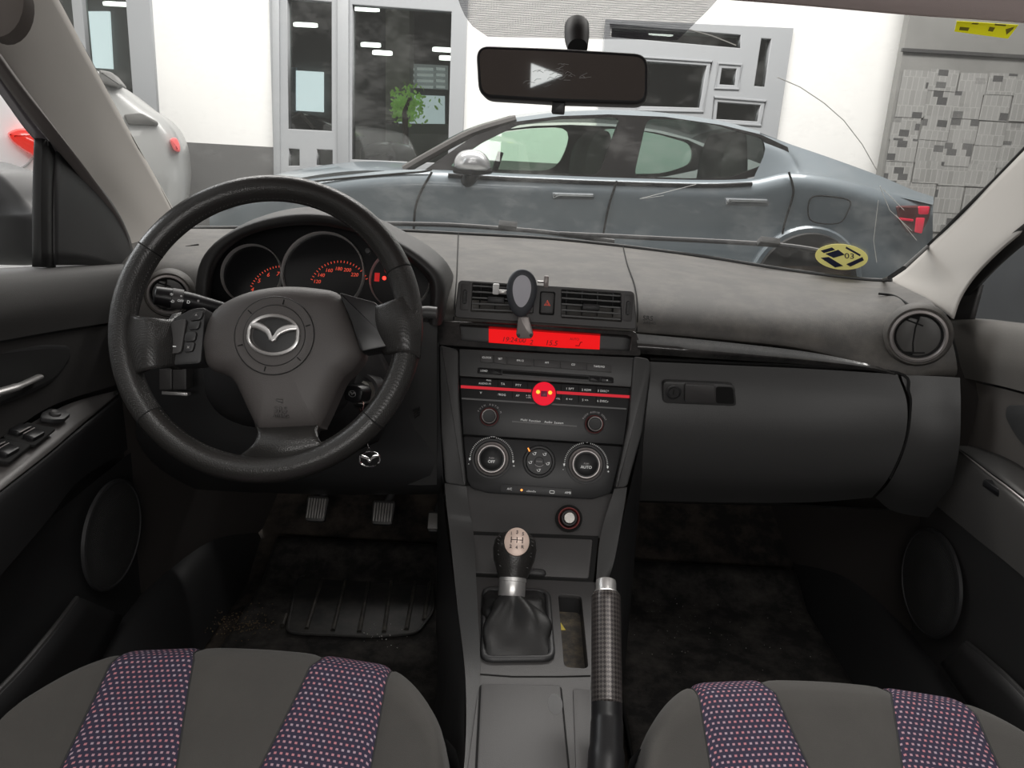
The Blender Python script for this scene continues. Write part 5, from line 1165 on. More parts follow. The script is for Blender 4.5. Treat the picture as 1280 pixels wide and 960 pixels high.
# ================================================================ garage
GZ = -.25
wallw = mat('white_wall_paint', (.88, .88, .86), .85, var=.03, vscale=2)
wallg = mat('grey_wall_band', (.13, .13, .128), .75)
alum = mat('light_grey_aluminium', (.36, .375, .39), .4)
WF = Frame((0, 7.4, 0), (1, 0, 0), (0, 0, 1))
def wq(pts, c=0): return [WF.px(x, y, c) for x, y in pts]
g_ = M(); g_.grid([[Vector((x, y, GZ)) for x in (-12, 12)] for y in (-8, 12)]); struct(g_.build('ground', mat('concrete_floor', (.22, .22, .21), .35, var=.15, vscale=3), None))
dl_o = wq([(346, -70), (576, -70), (570, 330), (349, 320)]); dl_o = [(dl_o[0][0], 2.9), (dl_o[1][0], 2.9), (dl_o[1][0], GZ), (dl_o[0][0], GZ)]
a0, a1 = wq([(762, 70)])[0][0], wq([(974, 100)])[0][0]; dr_o = [(a0, wq([(860, 35)])[0][1] - .03), (a1, wq([(860, 35)])[0][1] - .03), (a1, GZ), (a0, GZ)]
a2, a3 = wq([(60, 60)])[0][0], wq([(178, 60)])[0][0]; wl_o = [(a2, 3.2), (a3, 3.2), (a3, .6), (a2, .6)]
w_ = holed('wall_back', WF, [(-9, GZ), (9, GZ), (9, 5), (-9, 5)], [dl_o[::-1], dr_o[::-1], wl_o[::-1]], -.2, 0, wallw); struct(w_)
bt_ = wq([(290, 181)])[0][1]
bands = [(-9, dl_o[0][0]), (dl_o[1][0], dr_o[0][0]), (dr_o[1][0], 9)]
for i, (x0, x1) in enumerate(bands): struct(M().box(WF, x0, x1, GZ, bt_, 0, .02).build('baseboard_back' + ('', '_centre', '_far')[i], wallg, None))
def fr_piece(nm, outline, holes, c0, c1, lab=None): return struct(holed(nm, WF, outline, [rounded(h, .002, 1) for h in holes], c0, c1, alum, None, bev=.006))
# left storefront
ol = wq([(337, -70), (587, -70), (580, 260), (341, 260)]); ol = [(ol[0][0], 2.85), (ol[1][0], 2.85), (ol[1][0], GZ), (ol[0][0], GZ)]
fr_piece('door_1', ol, [wq([(360, -2), (417, 3), (417, 165), (362, 162)]), wq([(441, 6), (566, 15), (561, 205), (441, 200)]), wq([(362, 185), (377, 186), (377, 208), (362, 208)]), wq([(397, 186), (418, 187), (418, 208), (397, 207)])], -.06, .05)
for rr_ in ([(424, -10), (438, -10), (438, 230), (424, 230)], [(343, -10), (352, -10), (353, 230), (345, 230)]):
    q = wq(rr_); struct(M().plate(WF, q, .05, .075, .006).build('trim_8', alum, None))
# right storefront
orr = wq([(757, 26), (989, 37), (968, 157), (757, 157)]); orr = [(orr[0][0], orr[0][1]), (orr[1][0], orr[1][1]), (orr[1][0] - .02, GZ), (orr[0][0], GZ)]
fr_piece('door_2', orr, [wq([(761, 30), (925, 44), (924, 62), (761, 48)]), wq([(800, 76), (883, 82), (873, 136), (800, 134)]), wq([(900, 85), (920, 86), (917, 108), (897, 107)]), wq([(949, 48), (963, 49), (954, 110), (940, 109)]), wq([(895, 127), (950, 131), (945, 153), (893, 150)])], -.06, .05)
for h in ([(796, 72), (888, 78), (877, 140), (796, 138)], [(896, 80), (925, 82), (921, 112), (892, 111)], [(891, 122), (955, 127), (949, 157), (888, 153)]):
    struct(M().tube([WF.pt(x, y, .055) for x, y in wq(h)], .012, 6, closed=True).build('trim_9', alum, None))
# left window
ow_ = [(a2 - .1, 3.3), (a3 + .11, 3.3), (a3 + .11, .5), (a2 - .1, .5)]
hx = wq([(104, 60), (165, 60)])
fr_piece('window_1', ow_, [[(a2 + .05, 3.1), (hx[0][0] - .04, 3.1), (hx[0][0] - .04, .7), (a2 + .05, .7)], [(hx[0][0] + .04, 3.1), (hx[1][0], 3.1), (hx[1][0], .7), (hx[0][0] + .04, .7)]], -.06, .04)
# glazing
pane = clear_glass('storefront_glass', (.72, .76, .74), .05)
for i, o_ in enumerate((dl_o, dr_o, wl_o)):
    xs = [p[0] for p in o_]; ys = [p[1] for p in o_]; struct(M().box(WF, min(xs), max(xs), min(ys), max(ys), -.03, -.025).build('window_%d' % (i + 2), pane, None))
# room behind the glass
room = mat('dim_showroom_wall', (.10, .105, .10), .8); roomb = mat('showroom_beam', (.30, .29, .26), .8)
RB = Frame((0, 12.5, 0), (1, 0, 0), (0, 0, 1))
struct(M().box(RB, -9, 9, GZ, 6, -.1, 0).build('wall_showroom', room, None))
struct(M().grid([[Vector((x, y, 4.2)) for x in (-9, 9)] for y in (7.6, 12.5)]).build('ceiling_showroom', mat('showroom_ceiling', (.10, .105, .105), .8), None))
struct(M().grid([[Vector((x, y, GZ)) for x in (-9, 9)] for y in (7.6, 12.5)]).build('floor_showroom', mat('showroom_floor', (.22, .22, .21), .3), None))
def rq(pts, c=0): return [RB.px(x, y, c) for x, y in pts]
struct(M().plate(RB, rq([(482, -40), (512, -40), (512, 150), (482, 150)], .5), .0, .5).build('pillar_showroom', roomb, None))
sky = mat('bright_daylight', (.9, .95, 1), .5, emit=(.85, .95, 1), es=1.3)
struct(M().plate(RB, rq([(370, 88), (404, 90), (404, 140), (370, 138)], .1), .05, .1).build('window_5', sky, None))
struct(M().plate(RB, rq([(361, 84), (370, 84), (370, 140), (361, 140)], .1), .05, .12).build('trim_10', mat('blue_grey_frame', (.25, .32, .36), .5), None))
struct(M().plate(RB, rq([(106, 14), (136, 14), (140, 86), (110, 84)], .1), .05, .1).build('window_6', sky, None))
struct(M().plate(RB, rq([(482, 154), (560, 155), (560, 168), (482, 167)], .2), .05, .2).build('partition_showroom', mat('showroom_counter', (.28, .3, .28), .7), None))
struct(M().plate(RB, rq([(482, 166), (562, 168), (562, 215), (482, 210)], .3), .05, .3).build('partition_counter', mat('showroom_counter_pale', (.4, .41, .40), .7), None))
lampm = mat('ceiling_lamp_light', (1, 1, .96), .5, emit=(1, 1, .96), es=4)
first = None
for x, y, w in ((458, 12.5, 13), (463.5, 57, 10), (478, 67, 10), (553, 63, 10), (559, 73.5, 8), (382, 32, 12), (462, 13, 1), (826, 43, 12), (147, 6, 14)):
    if w == 1: continue
    z = 3.9 if y < 40 else 3.3
    p = P(x, y, 11.0); s_ = w / 12
    if first is None:
        first = M().plate(Frame((0, 0, 0), (1, 0, 0), (0, .95, .3)), rrect(-.16, .16, -.06, .06, .058, 6), -.01, .03, .008).build('ceiling_lamp', lampm, None); o = first
    else: o = first.copy(); COL.objects.link(o)
    o.location = p; o.scale = (s_, 1, 1); o['category'] = 'ceiling lamp'
    o['label'] = {458: 'oval ceiling lamp at the top of the wide left glass pane', 463.5: 'oval ceiling lamp, upper of the middle pair behind the wide pane', 478: 'oval ceiling lamp, lower of the middle pair behind the wide pane', 553: 'oval ceiling lamp, upper of two near the frame of the wide pane', 559: 'smaller oval ceiling lamp, lower of two near the frame of the wide pane', 382: 'lone oval ceiling lamp behind the narrow left pane', 826: 'lone oval ceiling lamp behind the transom of the right door', 147: 'round ceiling lamp behind the far window beyond the pillar'}[x]
    o['group'] = 'ceiling lamps in the showroom'
# louvred window with greenery seen inside
lv = thing('louvred_window', 'slatted bright window high inside the showroom', 'window', tuple(RB.pt(-2, 1.8, .1)))
M().plate(RB, rq([(486, 78), (560, 82), (560, 112), (486, 108)], .05), .0, .05).build('window_back', mat('grey_daylight', (.3, .32, .32), .6, emit=(.6, .65, .65), es=.2), lv)
for i in range(4):
    for (xa, xb) in ((488, 498), (501, 517), (521, 541), (545, 556)):
        yy = 84 + i * 7.5; M().plate(RB, rq([(xa, yy), (xb, yy + .6), (xb, yy + 3.6), (xa, yy + 3)], .12), .06, .1).build('light_slot', mat('daylight_slot', (.8, .85, .85), .5, emit=(.8, .85, .85), es=.35), lv)
tree = M()
for _ in range(420):
    x = random.gauss(505, 13); y = random.gauss(132, 12)
    if y > 158 or x < 488: continue
    p = P(x, y, 11.6); r = random.uniform(.018, .05); ff = Frame(p, (random.uniform(-1, 1), random.uniform(-1, 0), random.uniform(-1, 1)), (random.uniform(-1, 1), .3, 1)); tree.dome(ff, circ(0, 0, r, r * .5, 6), 0, 0, lambda t: .006 * (1 - t), 2)
tr_ = thing('leafy_tree', 'bright green leafy tree seen through the wide glass pane', 'tree', tuple(P(508, 156, 11.6)))
tree.build('foliage', mat('sunlit_leaves', (.3, .5, .12), .6, emit=(.35, .6, .15), es=.22, var=.8, vscale=8), tr_)
M().tube([P(508, 200, 11.6), P(506, 140, 11.6), P(512, 122, 11.6)], [.05, .04, .02], 8).build('trunk', mat('bark', (.1, .07, .05), .9), tr_)
struct(M().plate(RB, rq([(498, 118), (556, 120), (556, 156), (498, 154)], .02), .0, .02).build('window_7', mat('pale_daylight', (.7, .8, .8), .5, emit=(.75, .85, .9), es=.7), None))
def dark_car(name, pts, Y, lab, colr):
    f = Frame((0, Y, 0), (1, 0, 0), (0, 0, 1)); t = thing(name, lab, 'car', (f.px(pts[0][0], pts[0][1])[0], Y, GZ))
    q = rounded([f.px(x, y) for x, y in pts], .12, 4); M().plate(f, q, -1.5, 0, .12).build('car_body', colr, t); return t, f
t, f = dark_car('parked_car', [(446, 208), (447, 182), (470, 176), (490, 177), (497, 190), (502, 210)], 9.2, 'dark car parked behind the wide glass pane', mat('dark_car_paint', (.02, .022, .022), .3, coat=.5))
M().plate(f, [f.px(*p) for p in ((452, 190), (474, 180), (488, 181), (492, 191))], 0, .01, .003).build('car_window', blackgl, t)
t, f = dark_car('parked_car', [(355, 168), (356, 146), (372, 139), (395, 146), (420, 158), (425, 175)], 9.0, 'dark windscreen end of a car behind the narrow pane', mat('dark_green_car_paint', (.03, .05, .045), .25, coat=.5))
M().tube([P(362, 150, 8.98), P(376, 142, 8.98), P(392, 160, 8.98)], .02, 8).build('window_trim', greym, t)
# ---- right end: glass front covered with newspaper
NF = Frame((0, 7.1, 0), (1, .0, 0), (0, 0, 1))
def nq(pts, c=0): return [NF.px(x, y, c) for x, y in pts]
e = nq([(1137, 22), (1103, 205)]); xe = (e[0][0] + e[1][0]) / 2
struct(M().box(NF, xe, xe + 4.5, GZ, 4, -.1, 0).build('wall_newspaper', mat('grey_shopfront', (.22, .22, .21), .55, var=.2, vscale=3), None))
q = nq([(1128, 60), (1300, 74), (1300, 84), (1127, 70)], .02); struct(M().box(NF, q[0][0], xe + 4.5, q[2][1] + .06, q[0][1], 0, .03).build('trim_11', mat('dark_shop_rail', (.06, .06, .06), .5), None))
def paper_mat():
    m_ = bpy.data.materials.new('newsprint'); m_.use_nodes = True; nt = m_.node_tree; N = nt.nodes.new; L_ = nt.links.new; b = nt.nodes['Principled BSDF']
    tc = N('ShaderNodeTexCoord'); oi = N('ShaderNodeObjectInfo'); av = N('ShaderNodeVectorMath'); av.operation = 'ADD'; sc_ = N('ShaderNodeVectorMath'); sc_.operation = 'SCALE'; sc_.inputs['Scale'].default_value = 7.3
    cx_ = N('ShaderNodeCombineXYZ'); L_(oi.outputs['Random'], cx_.inputs[0]); L_(oi.outputs['Random'], cx_.inputs[2]); L_(cx_.outputs[0], sc_.inputs[0]); L_(tc.outputs['Object'], av.inputs[0]); L_(sc_.outputs[0], av.inputs[1])
    sp_ = N('ShaderNodeSeparateXYZ'); L_(av.outputs[0], sp_.inputs[0]); cb = N('ShaderNodeCombineXYZ'); L_(sp_.outputs['X'], cb.inputs['X']); L_(sp_.outputs['Z'], cb.inputs['Y'])
    br = N('ShaderNodeTexBrick'); br.inputs['Scale'].default_value = 1; br.inputs['Brick Width'].default_value = .05; br.inputs['Row Height'].default_value = .16; br.inputs['Mortar Size'].default_value = .004; br.offset = .3
    br.inputs['Color1'].default_value = (.30, .30, .29, 1); br.inputs['Color2'].default_value = (.22, .22, .21, 1); br.inputs['Mortar'].default_value = (.36, .36, .345, 1); br.inputs['Bias'].default_value = -.35; L_(cb.outputs[0], br.inputs['Vector'])
    b2_ = N('ShaderNodeTexBrick'); b2_.inputs['Scale'].default_value = 1; b2_.inputs['Brick Width'].default_value = .085; b2_.inputs['Row Height'].default_value = .075; b2_.inputs['Mortar Size'].default_value = .0; b2_.inputs['Bias'].default_value = -.17
    b2_.inputs['Color1'].default_value = (0, 0, 0, 1); b2_.inputs['Color2'].default_value = (1, 1, 1, 1); L_(cb.outputs[0], b2_.inputs['Vector'])
    mr = N('ShaderNodeMapRange'); mr.inputs['From Min'].default_value = .72; mr.inputs['From Max'].default_value = .76; L_(b2_.outputs['Color'], mr.inputs['Value'])
    mx = N('ShaderNodeMix'); mx.data_type = 'RGBA'; L_(mr.outputs[0], mx.inputs['Factor']); L_(br.outputs['Color'], mx.inputs['A']); mx.inputs['B'].default_value = (.08, .08, .08, 1); L_(mx.outputs['Result'], b.inputs['Base Color']); b.inputs['Roughness'].default_value = .9
    return m_
nm = paper_mat(); ph_ = [87, 113, 146, 175, 203, 230, 262, 290]; firstp = None
rown = ['top', 'second', 'third', 'fourth', 'fifth', 'sixth', 'lowest']
for r_ in range(7):
    z1 = nq([(1150, ph_[r_] + 0)])[0][1]; z0 = nq([(1150, ph_[r_ + 1])])[0][1]; h_ = z1 - z0; n_ = (5, 6, 7, 8, 8, 8, 8)[r_]
    for k in range(n_):
        if firstp is None:
            mm_ = M(); ff = Frame((0, 0, 0), (1, 0, 0), (0, 0, 1)); mm_.plate(ff, [(-.12, -.13), (.12, -.13), (.12, .13), (.06, .134), (-.12, .13)], 0, .002); firstp = mm_.build('newspaper_sheet', nm, None); o = firstp
        else: o = firstp.copy(); COL.objects.link(o)
        o.location = NF.pt(xe + .14 + k * .245 + random.uniform(-.01, .01), (z0 + z1) / 2 + random.uniform(-.015, .015), .012 + .004 * ((k + r_) % 2)); o.scale = (1.0, 1, h_ / .26 * 1.03); o.rotation_euler = (0, random.uniform(-.02, .02), 0)
        tag(o, 'grey newspaper sheet taped in the %s row of the covered glass front' % rown[r_], 'newspaper', 'newspaper sheets, %s row' % rown[r_])

# ================================================================ grey fastback outside
paint = mat('blue_grey_car_paint', (.165, .195, .215), .34, metal=.2, coat=.45)
yaw = R(6); GC = Frame((0, 4.75, 0), (math.cos(yaw), math.sin(yaw), 0), (0, 0, 1))
car = thing('parked_fastback', 'blue-grey fastback car parked side-on in front of the windscreen', 'car', (GC.pt(.6, GZ, -.9)))
def cp(x, y, w=0): return GC.pt(*GC.px(x, y, -w), -w)
sil = [(505, 207), (540, 187), (590, 161), (645, 144), (700, 137), (760, 135), (830, 138), (900, 148), (950, 161), (990, 176), (1040, 194), (1100, 217), (1140, 234), (1168, 243)]
belt = [(262, 262, .2), (300, 245, .08), (350, 233, .03), (420, 224, 0), (517, 216, 0), (640, 221, 0), (765, 226, 0), (880, 229, 0), (940, 227, 0), (990, 218, 0), (1050, 226, 0), (1110, 243, 0), (1166, 255, .05)]
def brow(dy, w, lst=belt, k=1): return [cp(x, y + dy + (y - 222) * 0, w0 + w) for x, y, w0 in lst]
side = [brow(-4, .05), brow(0, .012), brow(12, -.02), brow(32, -.012), brow(60, .01), brow(105, .0), brow(150, .03)]
M().loft(side, 6, 5).build('body_side', paint, car, smooth=80)
hood = [(262, 250), (290, 237), (340, 220), (400, 209), (455, 205), (510, 208)]
hr_ = [[cp(x, y + 12 - (x - 262) * .02, .06) for x, y in hood], [cp(x, y + 4, .16) for x, y in hood], [cp(x, y, .4) for x, y in hood]]
hr_.append([p - GC.n * .5 + Vector((0, 0, .015)) for p in hr_[-1]]); hr_.append([p - GC.n * .5 - Vector((0, 0, .02)) for p in hr_[-1]]); hr_.append([p - GC.n * .35 - Vector((0, 0, .12)) for p in hr_[-1]])
M().loft(hr_, 5, 4).build('bonnet', paint, car, smooth=80)
M().tube(crom([cp(x, y, .0) for x, y in ((350, 232), (420, 224), (500, 217), (526, 215), (540, 212))], 4), .006, 6).build('panel_gap', gap, car)
def span(i0, i1, dy=5, w=.2, wfar=1.6, crown=.05):
    A_ = [cp(x, y + dy, w) for x, y in sil[i0:i1 + 1]]; B_ = [p - GC.n * (wfar - w) for p in A_]
    rows = []
    for k in range(7):
        t = k / 6; rows.append([a.lerp(b, t) + Vector((0, 0, crown * math.sin(math.pi * t) ** .8)) for a, b in zip(A_, B_)])
    return rows
M().loft(span(3, 8), 5, 2).build('roof', paint, car, smooth=80)
cgl = clear_glass('tinted_car_glass', (.8, .86, .82), .07)
M().loft(span(0, 3), 5, 2).build('windscreen', clear_glass('tinted_front_glass', (.45, .52, .48), .3), car, smooth=80)
M().loft(span(8, 11), 5, 2).build('rear_screen', blackgl, car, smooth=80)
M().loft(span(11, 13, crown=.03), 5, 2).build('boot_lid', paint, car, smooth=80)
# near rail of roof + rear quarter
M().tube(crom([cp(x, y + 5.5, .19) for x, y in sil[:4]], 4), .028, 8).build('front_pillar', mat('dark_pillar', (.07, .065, .062), .4), car)
RQa = [(900, 153), (950, 167), (990, 181), (1040, 198), (1100, 220), (1140, 237), (1167, 246)]
RQb = [(955, 178), (985, 190), (1000, 202), (1050, 216), (1108, 234), (1142, 246), (1167, 252)]
RQc = [(940, 228), (990, 218), (1010, 219), (1055, 227), (1110, 243), (1145, 251), (1166, 256)]
M().loft([[cp(x, y, .20) for x, y in RQa], [cp(x, y, .10) for x, y in RQb], [cp(x, y, .02) for x, y in RQc]], 6, 5).build('rear_quarter', paint, car, smooth=80)
M().loft([[cp(x, y + 3, .21) for x, y in sil[3:9]], [cp(x, y + 9, .15) for x, y in sil[3:9]]], 5, 3).build('roof_rail', paint, car)
GP = Frame(GC.o, GC.u, GC.v)
def gq(pts, w=.11): return [GP.px(x, y, -w) for x, y in pts]
outl = gq([(524, 217), (560, 192), (592, 170), (645, 152), (700, 145), (760, 143), (830, 146), (900, 156), (950, 168), (984, 184), (988, 204), (960, 217), (912, 227), (860, 229), (765, 227), (640, 222)])
h1 = gq([(560, 209), (600, 180), (648, 156), (700, 149), (775, 147), (748, 219), (640, 216)]); h2 = gq([(808, 149), (850, 150), (895, 156), (956, 174), (956, 206), (912, 222), (860, 223), (792, 220)])
holed('window_surround', GP, outl, [rounded(h1, .04, 3), rounded(h2, .04, 3)], -.13, -.10, mat('black_window_surround', (.03, .028, .028), .25), car)
farf = Frame(GC.o - GC.n * 1.55, GC.u, GC.v)
dx_ = .0
holed('far_window_surround', farf, [(x * 1.0, y) for x, y in outl], [rounded([(x - .04, y) for x, y in h1], .15, 4), rounded(h2, .15, 4)], -.03, 0, mat('grey_interior_panel', (.10, .10, .095), .8), car)
for h in (h1, h2):
    M().plate(GP, h, -.12, -.115).build('side_glass', cgl, car); M().plate(farf, h, -.015, -.01).build('side_glass', clear_glass('green_far_glass', (.84, .95, .88), .03), car)
M().loft([[cp(x, 236, .1) for x in (530, 760, 1000)], [cp(x, 236, .8) for x in (530, 760, 1000)], [cp(x, 233, 1.5) for x in (530, 760, 1000)]], 3, 3).build('cabin_floor', mat('dark_cabin', (.04, .04, .04), .9), car)
for x, w in ((742, .45), (735, 1.15), (905, .5)):
    o_ = cp(x, 212, w); ff = Frame(o_, GC.u, GC.v); M().plate(ff, rounded([(-.12, -.2), (.12, -.2), (.08, .10), (.05, .24), (-.05, .24), (-.1, .12)], .04, 4), -.22, .22, .04).build('cabin_seat', mat('grey_cabin_seat', (.08, .08, .078), .8), car)
M().tube([cp(618, 214, .5), cp(626, 190, .5)], .02, 8).build('cabin_wheel', blackgl, car)
for pts in ([(540, 215), (526, 240), (519, 262), (517, 292)], [(771, 226), (760, 262), (751, 312)], [(986, 215), (991, 232), (991, 246), (982, 275), (978, 292)]):
    M().tube(crom([cp(x, y, -.024) for x, y in pts], 4), .007, 6).build('door_gap', gap, car)
M().tube(crom([cp(x, y, -.012) for x, y in ((560, 219), (640, 224), (765, 229), (880, 232), (940, 230))], 4), .012, 6).build('belt_trim', blackgl, car)
for x0_, x1_, y0_, y1_ in ((690, 744, 240, 250), (907, 962, 247, 258)):
    q = [GP.px(x, y, .03) for x, y in ((x0_, y0_), (x1_, y0_ + 1.5), (x1_, y1_), (x0_, y1_ - 1))]
    hq_ = M().plate(GP, rounded(q, .02), .012, .02, .004).build('handle_recess', mat('handle_shadow', (.08, .09, .1), .4), car)  # darker plate paints the shade behind the handle
    q2 = [GP.px(x, y, .05) for x, y in ((x0_ + 1, y0_ + .5), (x1_ - 1, y0_ + 2), (x1_ - 1, y0_ + 6.5), (x0_ + 9, y0_ + 5.5), (x0_ + 1, y1_ - 1))]
    M().plate(GP, rounded(q2, .01), .02, .045, .01).build('door_handle', mat('pale_handle', (.5, .53, .55), .2, metal=.8), car)
mp = cp(590, 203, -.14); ff = Frame(mp, GC.u, GC.v); mo_ = rounded([ff.px(x, y) for x, y in ((567, 211), (568, 198), (575, 189), (590, 186), (605, 190), (613, 202), (613, 214), (590, 217))], .03, 4)
mc = thing('wing_mirror', 'silver capped wing mirror on the blue-grey fastback', 'door mirror', tuple(mp)) if 0 else car
M().dome(ff, mo_[::-1] if 0 else mo_, *ff.px(590, 202), lambda t: .09 * math.sqrt(max(0, 1 - t ** 3)), 8, back=-.03).build('wing_mirror', mat('mirror_silver_cap', (.6, .61, .62), .25, metal=.7), car)
M().tube([cp(568, 212, -.15), cp(590, 216, -.2), cp(613, 213, -.15)], .02, 8).build('mirror_base_strip', blackgl, car)
M().tube([cp(590, 214, -.14), cp(588, 222, -.12), cp(584, 226, -.0)], [.045, .04, .04], 12).build('mirror_foot', blackgl, car)
M().tube(csmooth([cp(x, y, -.022) for x, y in ((1016, 246), (1040, 246), (1062, 251), (1060, 264), (1048, 279), (1016, 277), (1010, 262))], 4), .004, 6, closed=True).build('fuel_flap_gap', gap, car)
q = [GP.px(x, y, .0) for x, y in ((1117, 257), (1162, 257), (1160, 272), (1150, 292), (1136, 292), (1122, 275))]
tlm = mat('dark_tail_lens', (.10, .03, .03), .2, coat=.6); tl = M().plate(GP, rounded(q, .02), -.05, .03, .02).build('tail_light', tlm, car)
for q in ([(1148, 258), (1162, 258), (1160, 268), (1148, 268)], [(1145, 272), (1156, 272), (1152, 292), (1143, 290)], [(1124, 272), (1142, 274), (1141, 277), (1125, 275)]):
    M().plate(GP, rounded([GP.px(x, y, .03) for x, y in q], .01), .02, .036, .004).build('red_lens', mat('red_lens', (.55, .02, .05), .25, emit=(.8, .02, .06), es=.25), tl)
# rear wheel in its arch
wc = cp(1003, 358, 0); WFr = Frame(wc, GC.u, GC.v)
ap = M(); 
ap.lathe(WFr, 0, 0, [(.30, .03), (.37, .035), (.385, .02), (.385, -.2)], 48, cap=False).build('wheel_arch', paint, car)
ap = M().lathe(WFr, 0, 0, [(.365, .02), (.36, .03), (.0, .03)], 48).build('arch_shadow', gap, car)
M().lathe(WFr, 0, 0, [(.345, .03), (.335, .05), (.24, .055), (.235, .04), (0, .04)], 48).build('wheel', rubber, car)
wc = cp(400, 345, 0); WFr = Frame(wc, GC.u, GC.v); M().lathe(WFr, 0, 0, [(.345, .02), (.335, .05), (.24, .055), (.235, .04), (0, .04)], 48).build('wheel', rubber, car)

# ================================================================ white car beyond the driver's pillar
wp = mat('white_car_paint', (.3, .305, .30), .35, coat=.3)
f = Frame((-2.4, 5.6, 0), (.93, .36, 0), (0, 0, 1)); wcar = thing('white_hatchback', 'white hatchback tail seen past the driver side pillar', 'car', (f.px(150, 260)[0], 6.2, GZ))
q = rounded([f.px(x, y) for x, y in ((-40, 60), (90, 70), (125, 90), (152, 108), (176, 128), (200, 143), (216, 160), (227, 184), (232, 232), (226, 275), (-40, 290))], .1, 4)
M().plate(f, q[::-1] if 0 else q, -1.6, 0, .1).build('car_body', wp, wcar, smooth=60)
M().plate(f, rounded([f.px(x, y, .01) for x, y in ((154, 143), (176, 141), (197, 152), (198, 157), (160, 156))], .02), -.01, .02, .01).build('side_window', mat('dark_side_glass', (.12, .12, .115), .3), wcar)
M().plate(f, rounded([f.px(x, y, .01) for x, y in ((123, 87), (140, 90), (153, 106), (148, 110), (126, 104))], .02), -.3, .03, .02).build('roof_spoiler', mat('grey_spoiler', (.16, .16, .155), .5), wcar)
M().plate(f, rounded([f.px(x, y, .02) for x, y in ((211, 174), (220, 171), (225, 182), (225, 191), (217, 188))], .03), -.05, .03, .02).build('tail_light', mat('pink_red_lens', (.6, .12, .12), .3, emit=(.8, .1, .1), es=.3), wcar)
# white van right by the driver's window
f = Frame(P(0, 250, 2.6), (.86, .51, 0), (0, 0, 1)); van = thing('white_van', 'white van body filling the driver side window', 'van', tuple(P(0, 400, 2.8)))
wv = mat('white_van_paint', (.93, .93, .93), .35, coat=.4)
q = rounded([f.px(x, y) for x, y in ((-400, -60), (-60, 20), (30, 120), (62, 200), (66, 420), (66, 900), (-400, 1050))], .12, 5); M().plate(f, q, -1.2, 0, .06).build('van_body', wv, van, smooth=60)
q = rounded([f.px(x, y, .05) for x, y in ((7, 166), (22, 160), (52, 161), (58, 180), (55, 200), (34, 192), (14, 178))], .02, 4); M().plate(f, q, -.01, .05, .02).build('tail_light', mat('bright_red_lens', (.75, .03, .02), .2, coat=.8, emit=(1, .05, .03), es=.25), van)
M().tube(crom([f.pt(*f.px(x, y), .004) for x, y in ((10, 216), (30, 208), (42, 196))], 4), .004, 6).build('body_crease', mat('crease_grey', (.5, .5, .5), .5), van)
# dark neighbour on the passenger side
f = Frame((2.3, 2.2, 0), (0, -1, 0), (0, 0, 1)); dk = thing('dark_parked_car', 'dark car side seen through the passenger window', 'car', (2.6, 2.2, GZ))
M().plate(f, rounded([(-2.2, -.2), (2.4, -.2), (2.4, .75), (1.2, .85), (.7, 1.35), (-1.3, 1.4), (-2.0, .8)], .12, 4), -1.6, 0, .08).build('car_body', mat('charcoal_car_paint', (.05, .052, .055), .4, coat=.3), dk, smooth=60)
for x in (-.9, .05): M().plate(f, rounded([(x, .8), (x + .8, .8), (x + .6, 1.28), (x + .05, 1.3)], .05), -.01, .008, .004).build('side_window', mat('grey_side_glass', (.2, .2, .2), .2), dk)
struct(M().box(Frame((4.6, 0, 0), (0, -1, 0), (0, 0, 1)), -7.4, 6, GZ, 4, -.1, 0).build('wall_right', mat('dark_grey_wall', (.12, .12, .12), .8), None))
struct(M().box(Frame((-6.5, 0, 0), (0, 1, 0), (0, 0, 1)), -6, 7.4, GZ, 5, -.1, 0).build('wall_left', wallw, None))
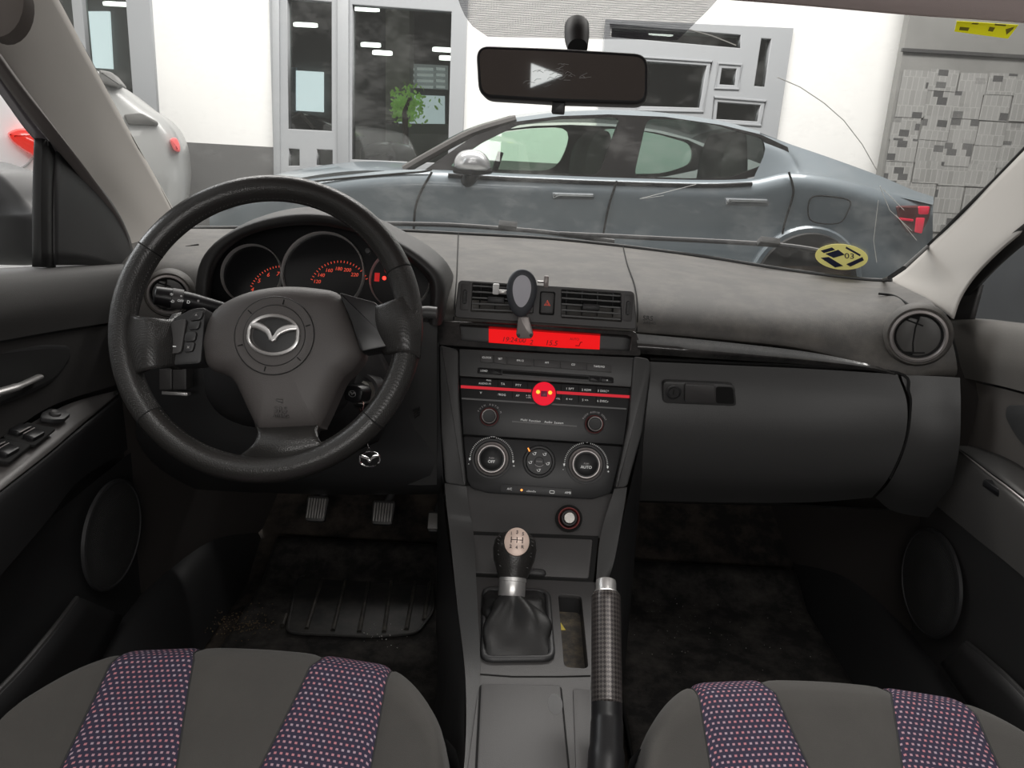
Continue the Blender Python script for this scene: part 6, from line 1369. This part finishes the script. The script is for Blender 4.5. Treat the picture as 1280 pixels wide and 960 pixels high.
# rear wall of the garage and an added glowing triangle, seen only in the mirror
def refl(x, y, Y):
    a_, b_ = MF.px(x, y, .0106); p_ = MF.pt(a_, b_, .0106); d_ = (p_ - CAM).normalized(); r_ = d_ - MF.n * 2 * d_.dot(MF.n); return p_ + r_ * ((Y - p_.y) / r_.y)
tq_ = [refl(x, y, -5.93) for x, y in ((664, 79), (663, 109), (703, 94))]; RW = Frame((0, -5.93, 0), (-1, 0, 0), (0, 0, 1))
struct(M().plate(RW, [(-p.x, p.z) for p in tq_], -.02, 0).build('window_8', mat('mirror_glint_glow', (.9, .95, .95), .5, emit=(.8, .95, 1), es=1.1), None))  # glowing triangle added and shaped to give the mirror its bright glint
struct(M().box(Frame((0, -6, 0), (-1, 0, 0), (0, 0, 1)), -6.5, 6.5, GZ, 5, -.1, 0).build('wall_rear', mat('dark_rear_wall', (.10, .09, .085), .8), None))

# ================================================================ light
w = bpy.data.worlds.new('world'); sc.world = w; w.use_nodes = True; bg = w.node_tree.nodes['Background']; bg.inputs[0].default_value = (1, .985, .96, 1); bg.inputs[1].default_value = .75
def area(name, loc, to, sx, sy, pw, col=(1, .97, .93)):
    l = bpy.data.lights.new(name, 'AREA'); l.shape = 'RECTANGLE'; l.size = sx; l.size_y = sy; l.energy = pw; l.color = col
    o = bpy.data.objects.new(name, l); COL.objects.link(o); o.location = loc; o.rotation_euler = (Vector(to) - Vector(loc)).to_track_quat('-Z', 'Y').to_euler(); return o
area('garage_and_fill_lights', (0, 4.6, 4.3), (0, 5.4, 0), 7, 1.2, 420)
area('garage_and_fill_lights', (.5, -.7, 2.8), (0, 1.0, .5), 1.6, .4, 22)  # unseen rear fill added above the cabin
area('daylight_driver_side', (-2.0, 1.6, 1.7), (0, .7, .5), 1.4, .9, 26, (.95, .98, 1))
area('rear_fill_light', (.1, -1.3, 1.12), (0, 1.2, .75), 1.6, .4, 14, (1, .97, .94))  # unseen fill added behind the camera to brighten surfaces facing it
sc.view_settings.view_transform = 'Standard'; sc.view_settings.look = 'None'; sc.view_settings.gamma = 1; sc.view_settings.exposure = 0; sc.view_settings.use_curve_mapping = False
sc.cycles.max_bounces = 8; sc.cycles.transparent_max_bounces = 16; sc.cycles.caustics_reflective = False; sc.cycles.caustics_refractive = False
